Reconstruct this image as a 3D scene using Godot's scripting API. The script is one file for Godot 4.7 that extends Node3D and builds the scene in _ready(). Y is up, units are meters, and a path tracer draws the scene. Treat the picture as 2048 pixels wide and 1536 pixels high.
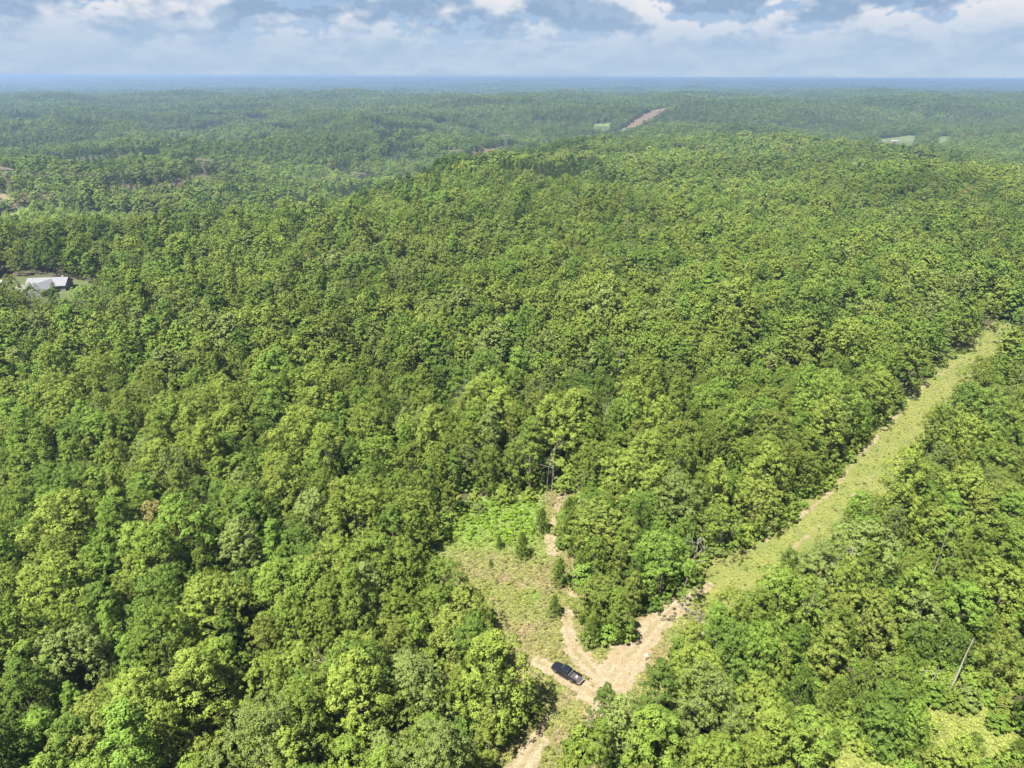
extends Node3D
# An aerial view over rolling woodland: a black pickup at a sandy fork, a grassy strip, a power line, hazy hills.
# Ground plan: X to the right, Y away from the camera (world z = -Y), heights in metres above the fork.

const EYE := 99.2
const PITCH := -23.4
const ROLL := 0.25
const FOV := 56.76
const EXPOSURE := 4.3
const GOLD := 2.399963

var cam_xf: Transform3D
var rng := RandomNumberGenerator.new()
var nz := FastNoiseLite.new()
var used := {}
var open_polys: Array[PackedVector2Array] = []
var line_pts: Array[Vector2] = []
var mats := {}


# ---------------------------------------------------------------- mesh builder
class MB:
	var v := PackedVector3Array()
	var n := PackedVector3Array()
	var c := PackedColorArray()
	var ix := PackedInt32Array()

	func tri(a: Vector3, b: Vector3, d: Vector3, col := Color.WHITE) -> void:
		var nn := (b - a).cross(d - a).normalized()
		var k := v.size()
		v.append(a); v.append(b); v.append(d)
		for i in 3:
			n.append(nn); c.append(col)
		ix.append(k); ix.append(k + 2); ix.append(k + 1)

	func quad(a: Vector3, b: Vector3, d: Vector3, e: Vector3, col := Color.WHITE) -> void:
		var nn := (b - a).cross(e - a)
		if nn.length() < 1e-9:
			nn = (d - b).cross(e - b)
		nn = nn.normalized()
		var k := v.size()
		v.append(a); v.append(b); v.append(d); v.append(e)
		for i in 4:
			n.append(nn); c.append(col)
		ix.append(k); ix.append(k + 2); ix.append(k + 1)
		ix.append(k); ix.append(k + 3); ix.append(k + 2)

	# a box with chamfered long edges left out: plain box of 12 triangles
	func box(at: Vector3, size: Vector3, basis := Basis(), col := Color.WHITE) -> void:
		var h := size * 0.5
		var p: Array[Vector3] = []
		for i in 8:
			p.append(at + basis * Vector3(h.x if i & 1 else -h.x, h.y if i & 2 else -h.y, h.z if i & 4 else -h.z))
		quad(p[0], p[2], p[3], p[1], col); quad(p[4], p[5], p[7], p[6], col)
		quad(p[0], p[1], p[5], p[4], col); quad(p[2], p[6], p[7], p[3], col)
		quad(p[0], p[4], p[6], p[2], col); quad(p[1], p[3], p[7], p[5], col)

	# a box with bevelled edges all round, along x/y/z
	func soft_box(at: Vector3, size: Vector3, r: float, basis := Basis(), col := Color.WHITE) -> void:
		var rings: Array = []
		var h := size * 0.5
		for s in [[-h.x, r], [-h.x + r, 0.0], [h.x - r, 0.0], [h.x, r]]:
			var q := PackedVector3Array()
			var y: float = h.y - s[1]
			var z: float = h.z - s[1]
			for k in [[y, z - r], [y - r, z], [-y + r, z], [-y, z - r], [-y, -z + r], [-y + r, -z], [y - r, -z], [y, -z + r]]:
				q.append(at + basis * Vector3(s[0], k[0], k[1]))
			rings.append(q)
		loft(rings, col)

	# rings of equal size joined, ends capped; ring order runs so that the outside faces out when going along the rings
	func loft(rings: Array, col := Color.WHITE, caps := true) -> void:
		var m: int = rings[0].size()
		var mid := Vector3.ZERO
		for r in rings:
			for p in r:
				mid += p
		mid /= float(m * rings.size())
		for i in rings.size() - 1:
			for j in m:
				var a: Vector3 = rings[i][j]
				var b: Vector3 = rings[i + 1][j]
				var d: Vector3 = rings[i + 1][(j + 1) % m]
				var e: Vector3 = rings[i][(j + 1) % m]
				var local := Vector3.ZERO
				for p in rings[i]:
					local += p
				for p in rings[i + 1]:
					local += p
				local /= float(m * 2)
				var nn := (b - a).cross(e - a) + (d - b).cross(e - b)
				if nn.dot((a + b + d + e) * 0.25 - local) >= 0.0:
					quad(a, b, d, e, col)
				else:
					quad(a, e, d, b, col)
		if caps:
			for w in [0, rings.size() - 1]:
				var cc := Vector3.ZERO
				for p in rings[w]:
					cc += p
				cc /= float(m)
				for j in m:
					var a: Vector3 = rings[w][j]
					var b: Vector3 = rings[w][(j + 1) % m]
					if (a - cc).cross(b - cc).dot(cc - mid) >= 0.0:
						tri(cc, a, b, col)
					else:
						tri(cc, b, a, col)

	func tube(pts: PackedVector3Array, radii: PackedFloat32Array, sides := 6, col := Color.WHITE) -> void:
		var k0 := v.size()
		for i in pts.size():
			var t := (pts[mini(i + 1, pts.size() - 1)] - pts[maxi(i - 1, 0)]).normalized()
			var s := t.cross(Vector3.UP if absf(t.y) < 0.95 else Vector3.RIGHT).normalized()
			var u := s.cross(t)
			for j in sides:
				var a := TAU * j / sides
				var o := s * cos(a) + u * sin(a)
				v.append(pts[i] + o * radii[i]); n.append(o); c.append(col)
		for i in pts.size() - 1:
			for j in sides:
				var a := k0 + i * sides + j
				var b := k0 + i * sides + (j + 1) % sides
				var d := a + sides
				var e := b + sides
				var nn := (v[d] - v[a]).cross(v[b] - v[a])
				if nn.dot(n[a] + n[b]) > 0.0:
					ix.append(a); ix.append(b); ix.append(d); ix.append(b); ix.append(e); ix.append(d)
				else:
					ix.append(a); ix.append(d); ix.append(b); ix.append(b); ix.append(d); ix.append(e)

	func put(mesh: ArrayMesh, mat: Material) -> ArrayMesh:
		var a := []
		a.resize(Mesh.ARRAY_MAX)
		a[Mesh.ARRAY_VERTEX] = v; a[Mesh.ARRAY_NORMAL] = n; a[Mesh.ARRAY_COLOR] = c; a[Mesh.ARRAY_INDEX] = ix
		mesh.add_surface_from_arrays(Mesh.PRIMITIVE_TRIANGLES, a)
		mesh.surface_set_material(mesh.get_surface_count() - 1, mat)
		return mesh

	func mesh(mat: Material) -> ArrayMesh:
		return put(ArrayMesh.new(), mat)


# ---------------------------------------------------------------- scene helpers
func numbered(called: String) -> String:
	var k: int = used.get(called, 0)
	used[called] = k + 1
	return called if k == 0 else "%s_%03d" % [called, k]

func part(called: String, mesh: Mesh, parent: Node, at := Vector3.ZERO) -> MeshInstance3D:
	var o := MeshInstance3D.new()
	o.name = called
	o.mesh = mesh
	o.position = at
	parent.add_child(o, true)
	return o

func thing(called: String, label: String, category: String, at := Vector3.ZERO, turn := 0.0, group := "") -> Node3D:
	var o := Node3D.new()
	o.name = numbered(called)
	add_child(o, true)
	o.position = at
	o.rotation.y = turn
	o.set_meta("label", label); o.set_meta("category", category)
	if group: o.set_meta("group", group)
	return o

func structure(called: String, mesh: Mesh, label := "") -> MeshInstance3D:
	var o := MeshInstance3D.new()
	o.name = numbered(called)
	o.mesh = mesh
	add_child(o, true)
	o.set_meta("kind", "structure")
	if label: o.set_meta("label", label)
	return o

func smat(col: Color, rough := 0.9, metal := 0.0, vcol := false) -> StandardMaterial3D:
	var m := StandardMaterial3D.new()
	m.albedo_color = col.linear_to_srgb()
	m.roughness = rough
	m.metallic = metal
	m.vertex_color_use_as_albedo = vcol
	return m

func grain(m: StandardMaterial3D, freq: float, scale: float, lo: float, seed_: int, bump := 0.0) -> StandardMaterial3D:
	# fine colour grain of the surface itself, laid on in world space
	var t := NoiseTexture2D.new()
	var f := FastNoiseLite.new()
	f.seed = seed_; f.frequency = freq; f.fractal_octaves = 5
	t.noise = f; t.width = 512; t.height = 512; t.seamless = true
	var g := Gradient.new()
	g.set_color(0, Color(lo, lo, lo)); g.set_color(1, Color.WHITE)
	t.color_ramp = g
	m.albedo_texture = t
	m.uv1_triplanar = true; m.uv1_world_triplanar = true
	m.uv1_scale = Vector3.ONE * scale
	if bump > 0.0:
		m.heightmap_enabled = true; m.heightmap_texture = t; m.heightmap_scale = bump
	return m

func P(x: float, y: float, up := 0.0) -> Vector3:
	return Vector3(x, ground(x, y) + up, -y)

# ---------------------------------------------------------------- terrain
func wave(x: float, y: float, l: float, s: float) -> float:
	var k := TAU / l
	return (sin((x * 0.83 + y * 0.56) * k + s) + sin((x * -0.41 + y * 0.91) * k * 1.37 + s * 2.1) + sin((x * 0.97 - y * 0.24) * k * 0.81 + s * 3.7)) * 0.333

func ground(x: float, y: float) -> float:
	var d1 := 0.929 * (x + 118.0) - 0.371 * (y - 454.0)
	var d2 := 425.0 - y
	var d3 := 1190.0 - y - 1.2 * maxf(0.0, x - 420.0) + 26.0 * sin(x * 0.011)
	var d := minf(maxf(d1, d2) + 14.0 * sin(y * 0.021 + x * 0.009), d3)
	var s := smoothstep(-230.0, 15.0, d)
	var near := minf(smoothstep(290.0, 560.0, y) + smoothstep(160.0, 330.0, -x), 1.0)
	near *= 1.0 - exp(-pow((x + 228.0) / 75.0, 2.0) - pow((y - 340.0) / 65.0, 2.0))
	var top := near * (12.0 * wave(x, y, 340.0, 1.3) + 4.0 * wave(x, y, 150.0, 4.0)) - 11.0 * exp(-(pow((x - 130.0) / 130.0, 2.0) + pow((y - 1130.0) / 150.0, 2.0))) - 12.0 * exp(-(pow((x - 370.0) / 260.0, 2.0) + pow((y - 960.0) / 240.0, 2.0)))
	top += 5.0 * exp(-(pow((x + 20.0) / 120.0, 2.0) + pow((y - 640.0) / 140.0, 2.0))) * near
	top -= 18.0 * smoothstep(350.0, 800.0, x) + near * 7.0 * exp(-(pow((x - 120.0) / 150.0, 2.0) + pow((y - 560.0) / 130.0, 2.0)))
	var far := smoothstep(1500.0, 4200.0, y)
	var rough := 1.0 - 0.3 * smoothstep(1900.0, 2600.0, y)
	var low := -44.0 + rough * (25.0 * wave(x, y, 640.0, 0.4) + 10.0 * wave(x, y, 260.0, 2.6))
	var yy := y - 0.12 * (x - 440.0)
	low -= 17.0 * exp(-pow((yy - 2030.0) / 230.0, 2.0)) * smoothstep(-300.0, 100.0, x)
	low += (33.0 * smoothstep(2120.0, 2330.0, yy) + 8.0 * smoothstep(2300.0, 2650.0, yy)) * smoothstep(-1100.0, 300.0, x)
	low += 26.0 * smoothstep(1100.0, 3300.0, y) * (1.0 - smoothstep(-1100.0, 300.0, x))
	low += 23.0 * exp(-pow((y - 660.0) / 190.0, 2.0)) * (1.0 - smoothstep(-260.0, -90.0, x))
	low += far * (20.0 * wave(x, y, 3100.0, 5.1) + 14.0 * wave(x, y, 1300.0, 0.9))
	low -= 36.0 * smoothstep(2900.0, 6000.0, y) - 92.0 * smoothstep(6000.0, 16500.0, y)
	low -= 11.0 * smoothstep(450.0, 700.0, y) * (1.0 - smoothstep(1300.0, 1900.0, y)) * smoothstep(-420.0, -200.0, x)
	low += 40.0 * exp(-pow((y - 15500.0) / 1500.0, 2.0)) * (1.0 - smoothstep(-9500.0, -5500.0, x))
	return minf(lerpf(low, top, s) + 0.0059 * clampf(y - 250.0, 0.0, 2700.0), 91.0)

# belt along the dip: leaf colours darkened for its shade and darker trees
func hollow_shade(x: float, y: float) -> float:
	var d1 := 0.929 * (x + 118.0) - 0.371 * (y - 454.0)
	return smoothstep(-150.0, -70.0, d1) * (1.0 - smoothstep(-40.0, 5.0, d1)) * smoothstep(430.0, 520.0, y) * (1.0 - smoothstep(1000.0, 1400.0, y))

func line_gap(x: float, y: float) -> float:  # distance to the power line's straight run, in plan
	return absf((x + 489.0) * 0.8645 - (y - 709.0) * 0.5027)

func in_open(x: float, y: float) -> bool:
	var q := Vector2(x, y)
	for p in open_polys:
		if Geometry2D.is_point_in_polygon(q, p):
			return true
	return false

# trees keep off the dead ones: x, y, reach towards the light gap in front, half width
const SNAG_SPOTS := [[75.5, 92.0, 7.0, 2.6], [73.0, 93.0, 4.0, 1.6], [66.5, 116.0, 2.0, 2.2], [10.0, 152.5, 6.0, 2.6], [8.0, 183.0, 5.0, 3.0], [36.5, 120.5, 4.0, 2.6], [33.0, 101.0, 2.0, 2.2], [57.5, 109.0, 1.0, 1.4], [89.0, 122.5, 3.0, 2.4], [-31.5, 90.0, 5.0, 3.0], [34.0, 212.0, 3.0, 2.6], [17.6, 150.0, 3.0, 2.5]]

func blocked(x: float, y: float, r: float) -> bool:
	if y > 520.0 and y < 3000.0 and line_gap(x, y) < (17.0 if y < 1950.0 else 25.0) + r:
		return true
	if in_open(x, y):
		return true
	if y < 230.0:
		var to := Vector2(-x, -y).normalized()
		for q in SNAG_SPOTS:
			var a := Vector2(q[0], q[1])
			if Geometry2D.get_closest_point_to_segment(Vector2(x, y), a, a + to * q[2]).distance_to(Vector2(x, y)) < q[3]:
				return true
	if r > 0.0:
		for k in 6:
			var a := TAU * k / 6.0
			if in_open(x + cos(a) * r, y + sin(a) * r):
				return true
	return false

# where a point of the place falls in the photograph, as shares of its width and height (for words in labels and for choosing detail)
func seen_at(p: Vector3) -> Vector3:
	var q := cam_xf.affine_inverse() * p
	var d := -q.z
	var k := 1.0 / (2.0 * tan(deg_to_rad(FOV) / 2.0))
	return Vector3(0.5 + q.x / d * k * 0.75, 0.5 - q.y / d * k, d)

# ---------------------------------------------------------------- sheets with ragged edges (marching squares)
func sheet(x0: float, y0: float, x1: float, y1: float, cell: float, lift: float, mask: Callable, tint: Callable) -> MB:
	var b := MB.new()
	var nx := int(ceil((x1 - x0) / cell))
	var ny := int(ceil((y1 - y0) / cell))
	var f := PackedFloat32Array()
	f.resize((nx + 1) * (ny + 1))
	for j in ny + 1:
		for i in nx + 1:
			f[j * (nx + 1) + i] = mask.call(x0 + i * cell, y0 + j * cell)
	var at := {}
	for j in ny:
		for i in nx:
			var q := [Vector2i(i, j), Vector2i(i + 1, j), Vector2i(i + 1, j + 1), Vector2i(i, j + 1)]
			var w := [f[j * (nx + 1) + i], f[j * (nx + 1) + i + 1], f[(j + 1) * (nx + 1) + i + 1], f[(j + 1) * (nx + 1) + i]]
			if w[0] <= 0 and w[1] <= 0 and w[2] <= 0 and w[3] <= 0:
				continue
			var ids := PackedInt32Array()
			for k in 4:
				var k2 := (k + 1) % 4
				if w[k] > 0:
					ids.append(sheet_vertex(b, at, Vector4i(q[k].x, q[k].y, q[k].x, q[k].y), 0.0, x0, y0, cell, lift, tint))
				if (w[k] > 0) != (w[k2] > 0):
					var t: float = w[k] / (w[k] - w[k2])
					ids.append(sheet_vertex(b, at, Vector4i(q[k].x, q[k].y, q[k2].x, q[k2].y), t, x0, y0, cell, lift, tint))
			for k in range(1, ids.size() - 1):
				b.ix.append(ids[0]); b.ix.append(ids[k + 1]); b.ix.append(ids[k])
	return b

func sheet_vertex(b: MB, at: Dictionary, key: Vector4i, t: float, x0: float, y0: float, cell: float, lift: float, tint: Callable) -> int:
	if at.has(key):
		return at[key]
	var x := x0 + lerpf(key.x, key.z, t) * cell
	var y := y0 + lerpf(key.y, key.w, t) * cell
	b.v.append(P(x, y, lift))
	var e := 1.5
	b.n.append(Vector3(ground(x - e, y) - ground(x + e, y), 2.0 * e, ground(x, y + e) - ground(x, y - e)).normalized())
	b.c.append(tint.call(x, y))
	at[key] = b.v.size() - 1
	return b.v.size() - 1

# ---------------------------------------------------------------- foliage
func rnd_dir() -> Vector3:
	var z := rng.randf_range(-1.0, 1.0)
	var a := rng.randf() * TAU
	var r := sqrt(1.0 - z * z)
	return Vector3(r * cos(a), z, r * sin(a))

# leaf sprays on one clump of a crown
func clump(b: MB, c: Vector3, o: Vector3, rc: float, count: int, leaf: float, tone: float, flat := 0.85, own := 0.42) -> void:
	var v := b.v
	var n := b.n
	var cc := b.c
	var ix := b.ix
	for k in count:
		var d := (rnd_dir() + o * 0.55 + Vector3(0, 0.35, 0)).normalized()
		var p := c + d * Vector3(1, flat, 1) * rc * rng.randf_range(0.62, 1.05)
		var g := (d * 0.7 + o * 0.2 + Vector3(0, 0.25, 0) + rnd_dir() * 0.62).normalized()
		var t := g.cross(rnd_dir()).normalized()
		var s := g.cross(t)
		var l := leaf * rng.randf_range(0.7, 1.3)
		var sh := (g * own + d * (0.97 - own) + o * (0.7 - own)).normalized()
		var y := tone * rng.randf_range(0.88, 1.12)
		var w := rng.randf_range(0.9, 1.1)
		var col := Color(y * w, y, y / w)
		var i := v.size()
		v.append(p - t * l - g * l * 0.2); v.append(p + s * l * 0.62); v.append(p + t * l - g * l * 0.3); v.append(p - s * l * 0.62)
		for q in 4:
			n.append(sh); cc.append(col)
		# s = g x t: the corners run clockwise seen from the side of g
		ix.append(i); ix.append(i + 1); ix.append(i + 2); ix.append(i); ix.append(i + 2); ix.append(i + 3)
	b.v = v; b.n = n; b.c = cc; b.ix = ix

# shape: 0 round, 1 tall oval, 2 broad, 3 spire
func broadleaf(seed_: int, shape: int, H: float, R: float, low: float, clumps: int, leaves: int, leaf: float, florets := 0) -> MB:
	rng.seed = seed_
	var b := MB.new()
	var h0 := H * low
	var lobes: Array[Vector3] = []
	for k in 5:
		lobes.append(Vector3(rng.randf() * TAU, rng.randf_range(0.12, 0.3), rng.randf_range(1.0, 2.0)))
	for i in clumps:
		var f := (i + rng.randf()) / clumps
		f = pow(f, 0.78)
		var prof := 0.0
		match shape:
			0: prof = pow(sin(PI * (0.14 + 0.84 * pow(f, 0.85))), 0.6)
			1: prof = pow(sin(PI * (0.1 + 0.88 * pow(f, 0.72))), 0.7)
			2: prof = pow(sin(PI * (0.2 + 0.76 * f)), 0.5)
			_: prof = pow(1.0 - f, 0.75) * (0.55 + 0.45 * smoothstep(0.0, 0.2, f)) + 0.06
		var a := i * GOLD + rng.randf() * 0.6
		var bulge := 1.0
		for l in lobes:
			bulge += l.y * sin(a * roundf(l.z) + l.x + f * 4.0) * 0.5
		var rad := R * prof * bulge * (rng.randf_range(0.72, 0.95) if rng.randf() < 0.8 else rng.randf_range(0.1, 0.6))
		var c := Vector3(cos(a) * rad, lerpf(h0, H * 0.95, f) + rng.randf_range(-0.5, 0.4), sin(a) * rad)
		var o := Vector3(c.x / R, (f - 0.25) * 1.3, c.z / R).normalized()
		var rc := R * rng.randf_range(0.2, 0.33) * (1.0 if shape != 3 else 0.85)
		var tone := rng.randf_range(0.86, 1.14)
		if florets == 0:
			clump(b, c, o, rc, leaves, leaf, tone, 0.85, 0.68)
			continue
		# a bough: leafy sprigs over its outer side
		for q in florets:
			var d := (rnd_dir() + o * 0.5 + Vector3(0, 0.3, 0)).normalized()
			clump(b, c + d * rc * rng.randf_range(0.75, 1.1), (d + o * 0.4).normalized(), rng.randf_range(0.3, 0.55), leaves, leaf, tone * rng.randf_range(0.88, 1.12))
	return b

func pine(seed_: int, H: float, R: float, clumps: int, leaves: int, leaf: float) -> MB:
	rng.seed = seed_
	var b := MB.new()
	for i in clumps:
		var f := (i + rng.randf()) / clumps
		var prof := pow(1.0 - f, 0.85) * (0.75 + 0.25 * sin(f * 38.0)) + 0.05
		var a := i * GOLD + rng.randf() * 0.8
		var rad := R * prof * rng.randf_range(0.3, 1.2) * (1.0 + 0.25 * sin(a * 2.0 + f * 9.0))
		var c := Vector3(cos(a) * rad, lerpf(H * 0.07, H * 0.97, f), sin(a) * rad)
		var o := Vector3(cos(a), 0.5, sin(a)).normalized()
		var rc := R * rng.randf_range(0.16, 0.26)
		var tone := rng.randf_range(0.8, 1.2)
		# needle tufts: thin blades fanning outwards and up
		for k in leaves:
			var d := (rnd_dir() * 0.9 + o * 0.8 + Vector3(0, 0.35, 0)).normalized()
			var s := d.cross(rnd_dir()).normalized()
			var g := s.cross(d)
			if g.y < 0.0: g = -g
			var p := c + d * rc * 0.3
			var e := c + d * rc * rng.randf_range(1.0, 1.5)
			var w := s * leaf * 0.5
			var col := Color.WHITE * (tone * rng.randf_range(0.8, 1.2))
			var i0 := b.v.size()
			b.v.append(p - w); b.v.append(e); b.v.append(p + w)
			for q in 3:
				b.n.append((g * 0.5 + d * 0.6).normalized()); b.c.append(col)
			if (e - (p - w)).cross((p + w) - (p - w)).dot(g) < 0.0:
				b.ix.append(i0); b.ix.append(i0 + 1); b.ix.append(i0 + 2)
			else:
				b.ix.append(i0); b.ix.append(i0 + 2); b.ix.append(i0 + 1)
	return b

func trunk(seed_: int, H: float, r: float, limbs: int, sides := 7) -> MB:
	rng.seed = seed_
	var b := MB.new()
	var pts := PackedVector3Array()
	var rad := PackedFloat32Array()
	var lean := Vector3(rng.randf_range(-0.4, 0.4), 0, rng.randf_range(-0.4, 0.4))
	for i in 6:
		var f := i / 5.0
		pts.append(Vector3(0, f * H * 0.86 - 0.25, 0) + lean * f * f * 1.4 + Vector3(sin(f * 7.0) * 0.1, 0, cos(f * 5.0) * 0.1))
		rad.append(r * (1.25 if i == 0 else 1.0) * lerpf(1.0, 0.18, f))
	b.tube(pts, rad, sides)
	for k in limbs:
		var f := rng.randf_range(0.3, 0.8)
		var s := pts[int(f * 5.0)].lerp(pts[int(f * 5.0) + 1], fmod(f * 5.0, 1.0))
		var a := k * GOLD + rng.randf()
		var d := Vector3(cos(a), rng.randf_range(0.5, 1.0), sin(a))
		var L := H * 0.24 * (1.15 - f)
		b.tube(PackedVector3Array([s, s + d * L * 0.5, s + d * L + Vector3(0, L * 0.3, 0)]), PackedFloat32Array([r * 0.4 * (1.1 - f), r * 0.28 * (1.1 - f), 0.02]), 5)
	return b

func branch(b: MB, s: Vector3, d: Vector3, L: float, r: float, depth: int) -> void:
	var pts := PackedVector3Array([s])
	var rad := PackedFloat32Array([r])
	var p := s
	var dd := d
	for i in 4:
		dd = (dd + rnd_dir() * 0.22).normalized()
		p += dd * L * 0.25
		pts.append(p)
		rad.append(r * lerpf(1.0, 0.3, (i + 1) / 4.0))
	b.tube(pts, rad, 6)
	if depth > 0:
		for k in 2 + int(rng.randf() * 2.5):
			var at := pts[2 + int(rng.randf() * 3)]
			branch(b, at, (dd * 0.7 + rnd_dir() * 0.9 + Vector3(0, 0.25, 0)).normalized(), L * rng.randf_range(0.4, 0.65), r * 0.45, depth - 1)

func copies(called: String, mesh: Mesh, rows: PackedFloat32Array, parent: Node) -> void:
	if rows.is_empty():
		return
	var mm := MultiMesh.new()
	mm.transform_format = MultiMesh.TRANSFORM_3D
	mm.use_colors = true
	mm.mesh = mesh
	mm.instance_count = rows.size() / 16
	mm.buffer = rows
	var o := MultiMeshInstance3D.new()
	o.name = called
	o.multimesh = mm
	o.set_meta("kind", "stuff")
	parent.add_child(o, true)

func row(rows: PackedFloat32Array, at: Vector3, turn: float, sx: float, sy: float, col: Color) -> void:
	var co := cos(turn) * sx
	var si := sin(turn) * sx
	rows.append_array(PackedFloat32Array([co, 0.0, si, at.x, 0.0, sy, 0.0, at.y, -si, 0.0, co, at.z, col.r, col.g, col.b, 1.0]))

# leaf colours of the woodland's kinds (real base colours)
const TINTS := [
	[0.104, 0.154, 0.027, "mid-green"], [0.124, 0.164, 0.030, "yellow-green"], [0.112, 0.142, 0.029, "olive"],
	[0.070, 0.114, 0.022, "dark green"], [0.116, 0.154, 0.043, "grey-green"], [0.098, 0.160, 0.027, "bright green"], [0.160, 0.148, 0.052, "brownish"]]

func tint_of(x: float, y: float, r: float) -> int:
	var w := nz.get_noise_2d(x * 0.9, y * 0.9)
	if r > 0.9985: return 6
	r = clampf(r + w * 0.25, 0.0, 0.98)
	if r < 0.12: return 3
	if r < 0.26: return 2
	if r < 0.58: return 0
	if r < 0.68: return 4
	if r < 0.80: return 5
	return 1

func leaf_mat(col: Color) -> StandardMaterial3D:
	var m := smat(col, 0.8, 0.0, true)
	m.metallic_specular = 0.15
	m.backlight_enabled = true
	m.backlight = Color(0.36, 0.4, 0.16)
	return m


# ================================================================ the scene
func _ready() -> void:
	# camera
	var cam := Camera3D.new()
	cam.name = "camera"
	cam.position = Vector3(0, EYE, 0)
	cam.rotation_degrees = Vector3(PITCH, 0, ROLL)
	cam.fov = FOV
	cam.near = 0.5
	cam.far = 60000.0
	add_child(cam)
	cam.current = true
	cam_xf = cam.transform
	# sky, exposure, air
	var env := Environment.new()
	env.background_mode = Environment.BG_SKY
	env.sky = Sky.new()
	var pan := PanoramaSkyMaterial.new()
	pan.panorama = make_sky()
	pan.energy_multiplier = 1.0 / EXPOSURE
	env.sky.sky_material = pan
	env.tonemap_mode = Environment.TONE_MAPPER_LINEAR
	env.tonemap_exposure = EXPOSURE
	env.sdfgi_enabled = true; env.ssao_enabled = true; env.ssil_enabled = true
	# summer haze: it scatters light mostly forwards
	env.volumetric_fog_enabled = true
	env.volumetric_fog_density = 0.00016
	env.volumetric_fog_albedo = Color(0.645, 0.775, 0.945)
	env.volumetric_fog_anisotropy = 0.5
	env.volumetric_fog_length = 16000.0
	var we := WorldEnvironment.new()
	we.name = "world_environment"
	we.environment = env
	add_child(we)
	# sun: high, behind and to the left
	var sun := DirectionalLight3D.new()
	sun.name = "sun"
	sun.light_energy = 1.55
	sun.light_color = Color(1.0, 0.965, 0.9)
	sun.light_angular_distance = 0.5
	sun.shadow_enabled = true
	add_child(sun)
	sun.look_at_from_position(Vector3.ZERO, Vector3(0.32, -0.87, -0.37), Vector3.UP)

	nz.seed = 7; nz.frequency = 0.012; nz.fractal_octaves = 4
	lay_out()
	make_materials()
	build_ground()
	build_woods()
	build_open_ground()
	build_snags()
	build_pickup()
	build_sign()
	build_house()
	build_power_line()
	build_far_farms()


func make_sky() -> ImageTexture:
	var n1 := FastNoiseLite.new()
	n1.seed = 21; n1.frequency = 1.0; n1.fractal_octaves = 5; n1.fractal_gain = 0.5
	var n2 := FastNoiseLite.new()
	n2.seed = 5; n2.frequency = 1.0; n2.fractal_octaves = 5; n2.fractal_gain = 0.55
	var low := sky_band(n1, n2, 4096, 0.0, 12.0, 137)
	var high := sky_band(n1, n2, 1024, 12.0, 90.0, 222)
	high.resize(4096, 887, Image.INTERPOLATE_CUBIC)
	var im := Image.create_empty(4096, 2048, false, Image.FORMAT_RGB8)
	im.fill(Color8(172, 190, 205))
	im.blit_rect(high, Rect2i(0, 0, 4096, 887), Vector2i(0, 0))
	im.blit_rect(low, Rect2i(0, 0, 4096, 137), Vector2i(0, 887))
	return ImageTexture.create_from_image(im)

func sky_band(n1: FastNoiseLite, n2: FastNoiseLite, w: int, el0: float, el1: float, h: int) -> Image:
	var px := PackedByteArray()
	px.resize(w * h * 3)
	var k := 0
	var hor := Vector3(185, 207, 230)
	var mid := Vector3(158, 189, 225)
	var zen := Vector3(84, 136, 205)
	for j in h:
		var el := el1 - (j + 0.5) / h * (el1 - el0)
		var ce := cos(deg_to_rad(el))
		var se := sin(deg_to_rad(el))
		var clear := hor.lerp(mid, smoothstep(0.3, 7.0, el)).lerp(zen, smoothstep(7.0, 60.0, el))
		var fade := smoothstep(1.3, 4.8, el)
		var q := 1.0 / (se + 0.055)
		var lift := 0.22 + 0.1 * el
		for i in w:
			var az := ((i + 0.5) / w - 0.5) * TAU
			var sx := sin(az)
			var cz := cos(az)
			var bx := sx * ce * q * 0.62
			var bz := cz * ce * q * 0.62
			var f := 0.30 * (1.0 + 1.2 / (1.0 + el))
			var puff := 0.30 - absf(n1.get_noise_3d(sx * 30.0, el * f * 2.4, cz * 30.0))
			var wob := puff * 0.42 + n2.get_noise_3d(sx * 8.6, el * f, cz * 8.6)
			var base := n1.get_noise_2d(bx, bz)
			var d := base * 0.4 + wob * 0.95 + 0.27
			# thickness a little higher up: where the cloud ends above, its top is lit; where it goes on, we see its shaded base
			var d2 := base * 0.4 + puff * 0.4 + n2.get_noise_3d(sx * 8.6, (el + lift) * f, cz * 8.6) * 0.95 + 0.27
			var d3 := base * 0.4 + puff * 0.4 + n2.get_noise_3d(sx * 8.6, (el - lift) * f, cz * 8.6) * 0.95 + 0.27
			var cover := smoothstep(0.0, 0.1, d)
			var lit := clampf(0.5 + (d3 - d2) * 2.5 - maxf(0.0, d - 0.45) * 0.8, 0.0, 1.0)
			var cl := Vector3(150, 176, 208).lerp(Vector3(238, 237, 241), lit)
			var col := clear.lerp(cl, cover * (0.12 + 0.84 * fade))
			# thin veil near the horizon
			col = col.lerp(Vector3(200, 216, 233), 0.35 * smoothstep(0.0, 0.35, wob) * smoothstep(0.4, 1.6, el))
			px[k] = int(clampf(col.x, 0, 255)); px[k + 1] = int(clampf(col.y, 0, 255)); px[k + 2] = int(clampf(col.z, 0, 255))
			k += 3
	return Image.create_from_data(w, h, false, Image.FORMAT_RGB8, px)


func poly(a: Array) -> PackedVector2Array:
	var p := PackedVector2Array()
	for i in range(0, a.size(), 2):
		p.append(Vector2(a[i], a[i + 1]))
	return p

var P_MEADOW: PackedVector2Array
var P_STRIP: PackedVector2Array
var P_GLADE_A: PackedVector2Array
var P_GLADE_B: PackedVector2Array
var P_YARD: PackedVector2Array
var P_LOW: PackedVector2Array
var P_FIELDS: Array = []

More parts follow.
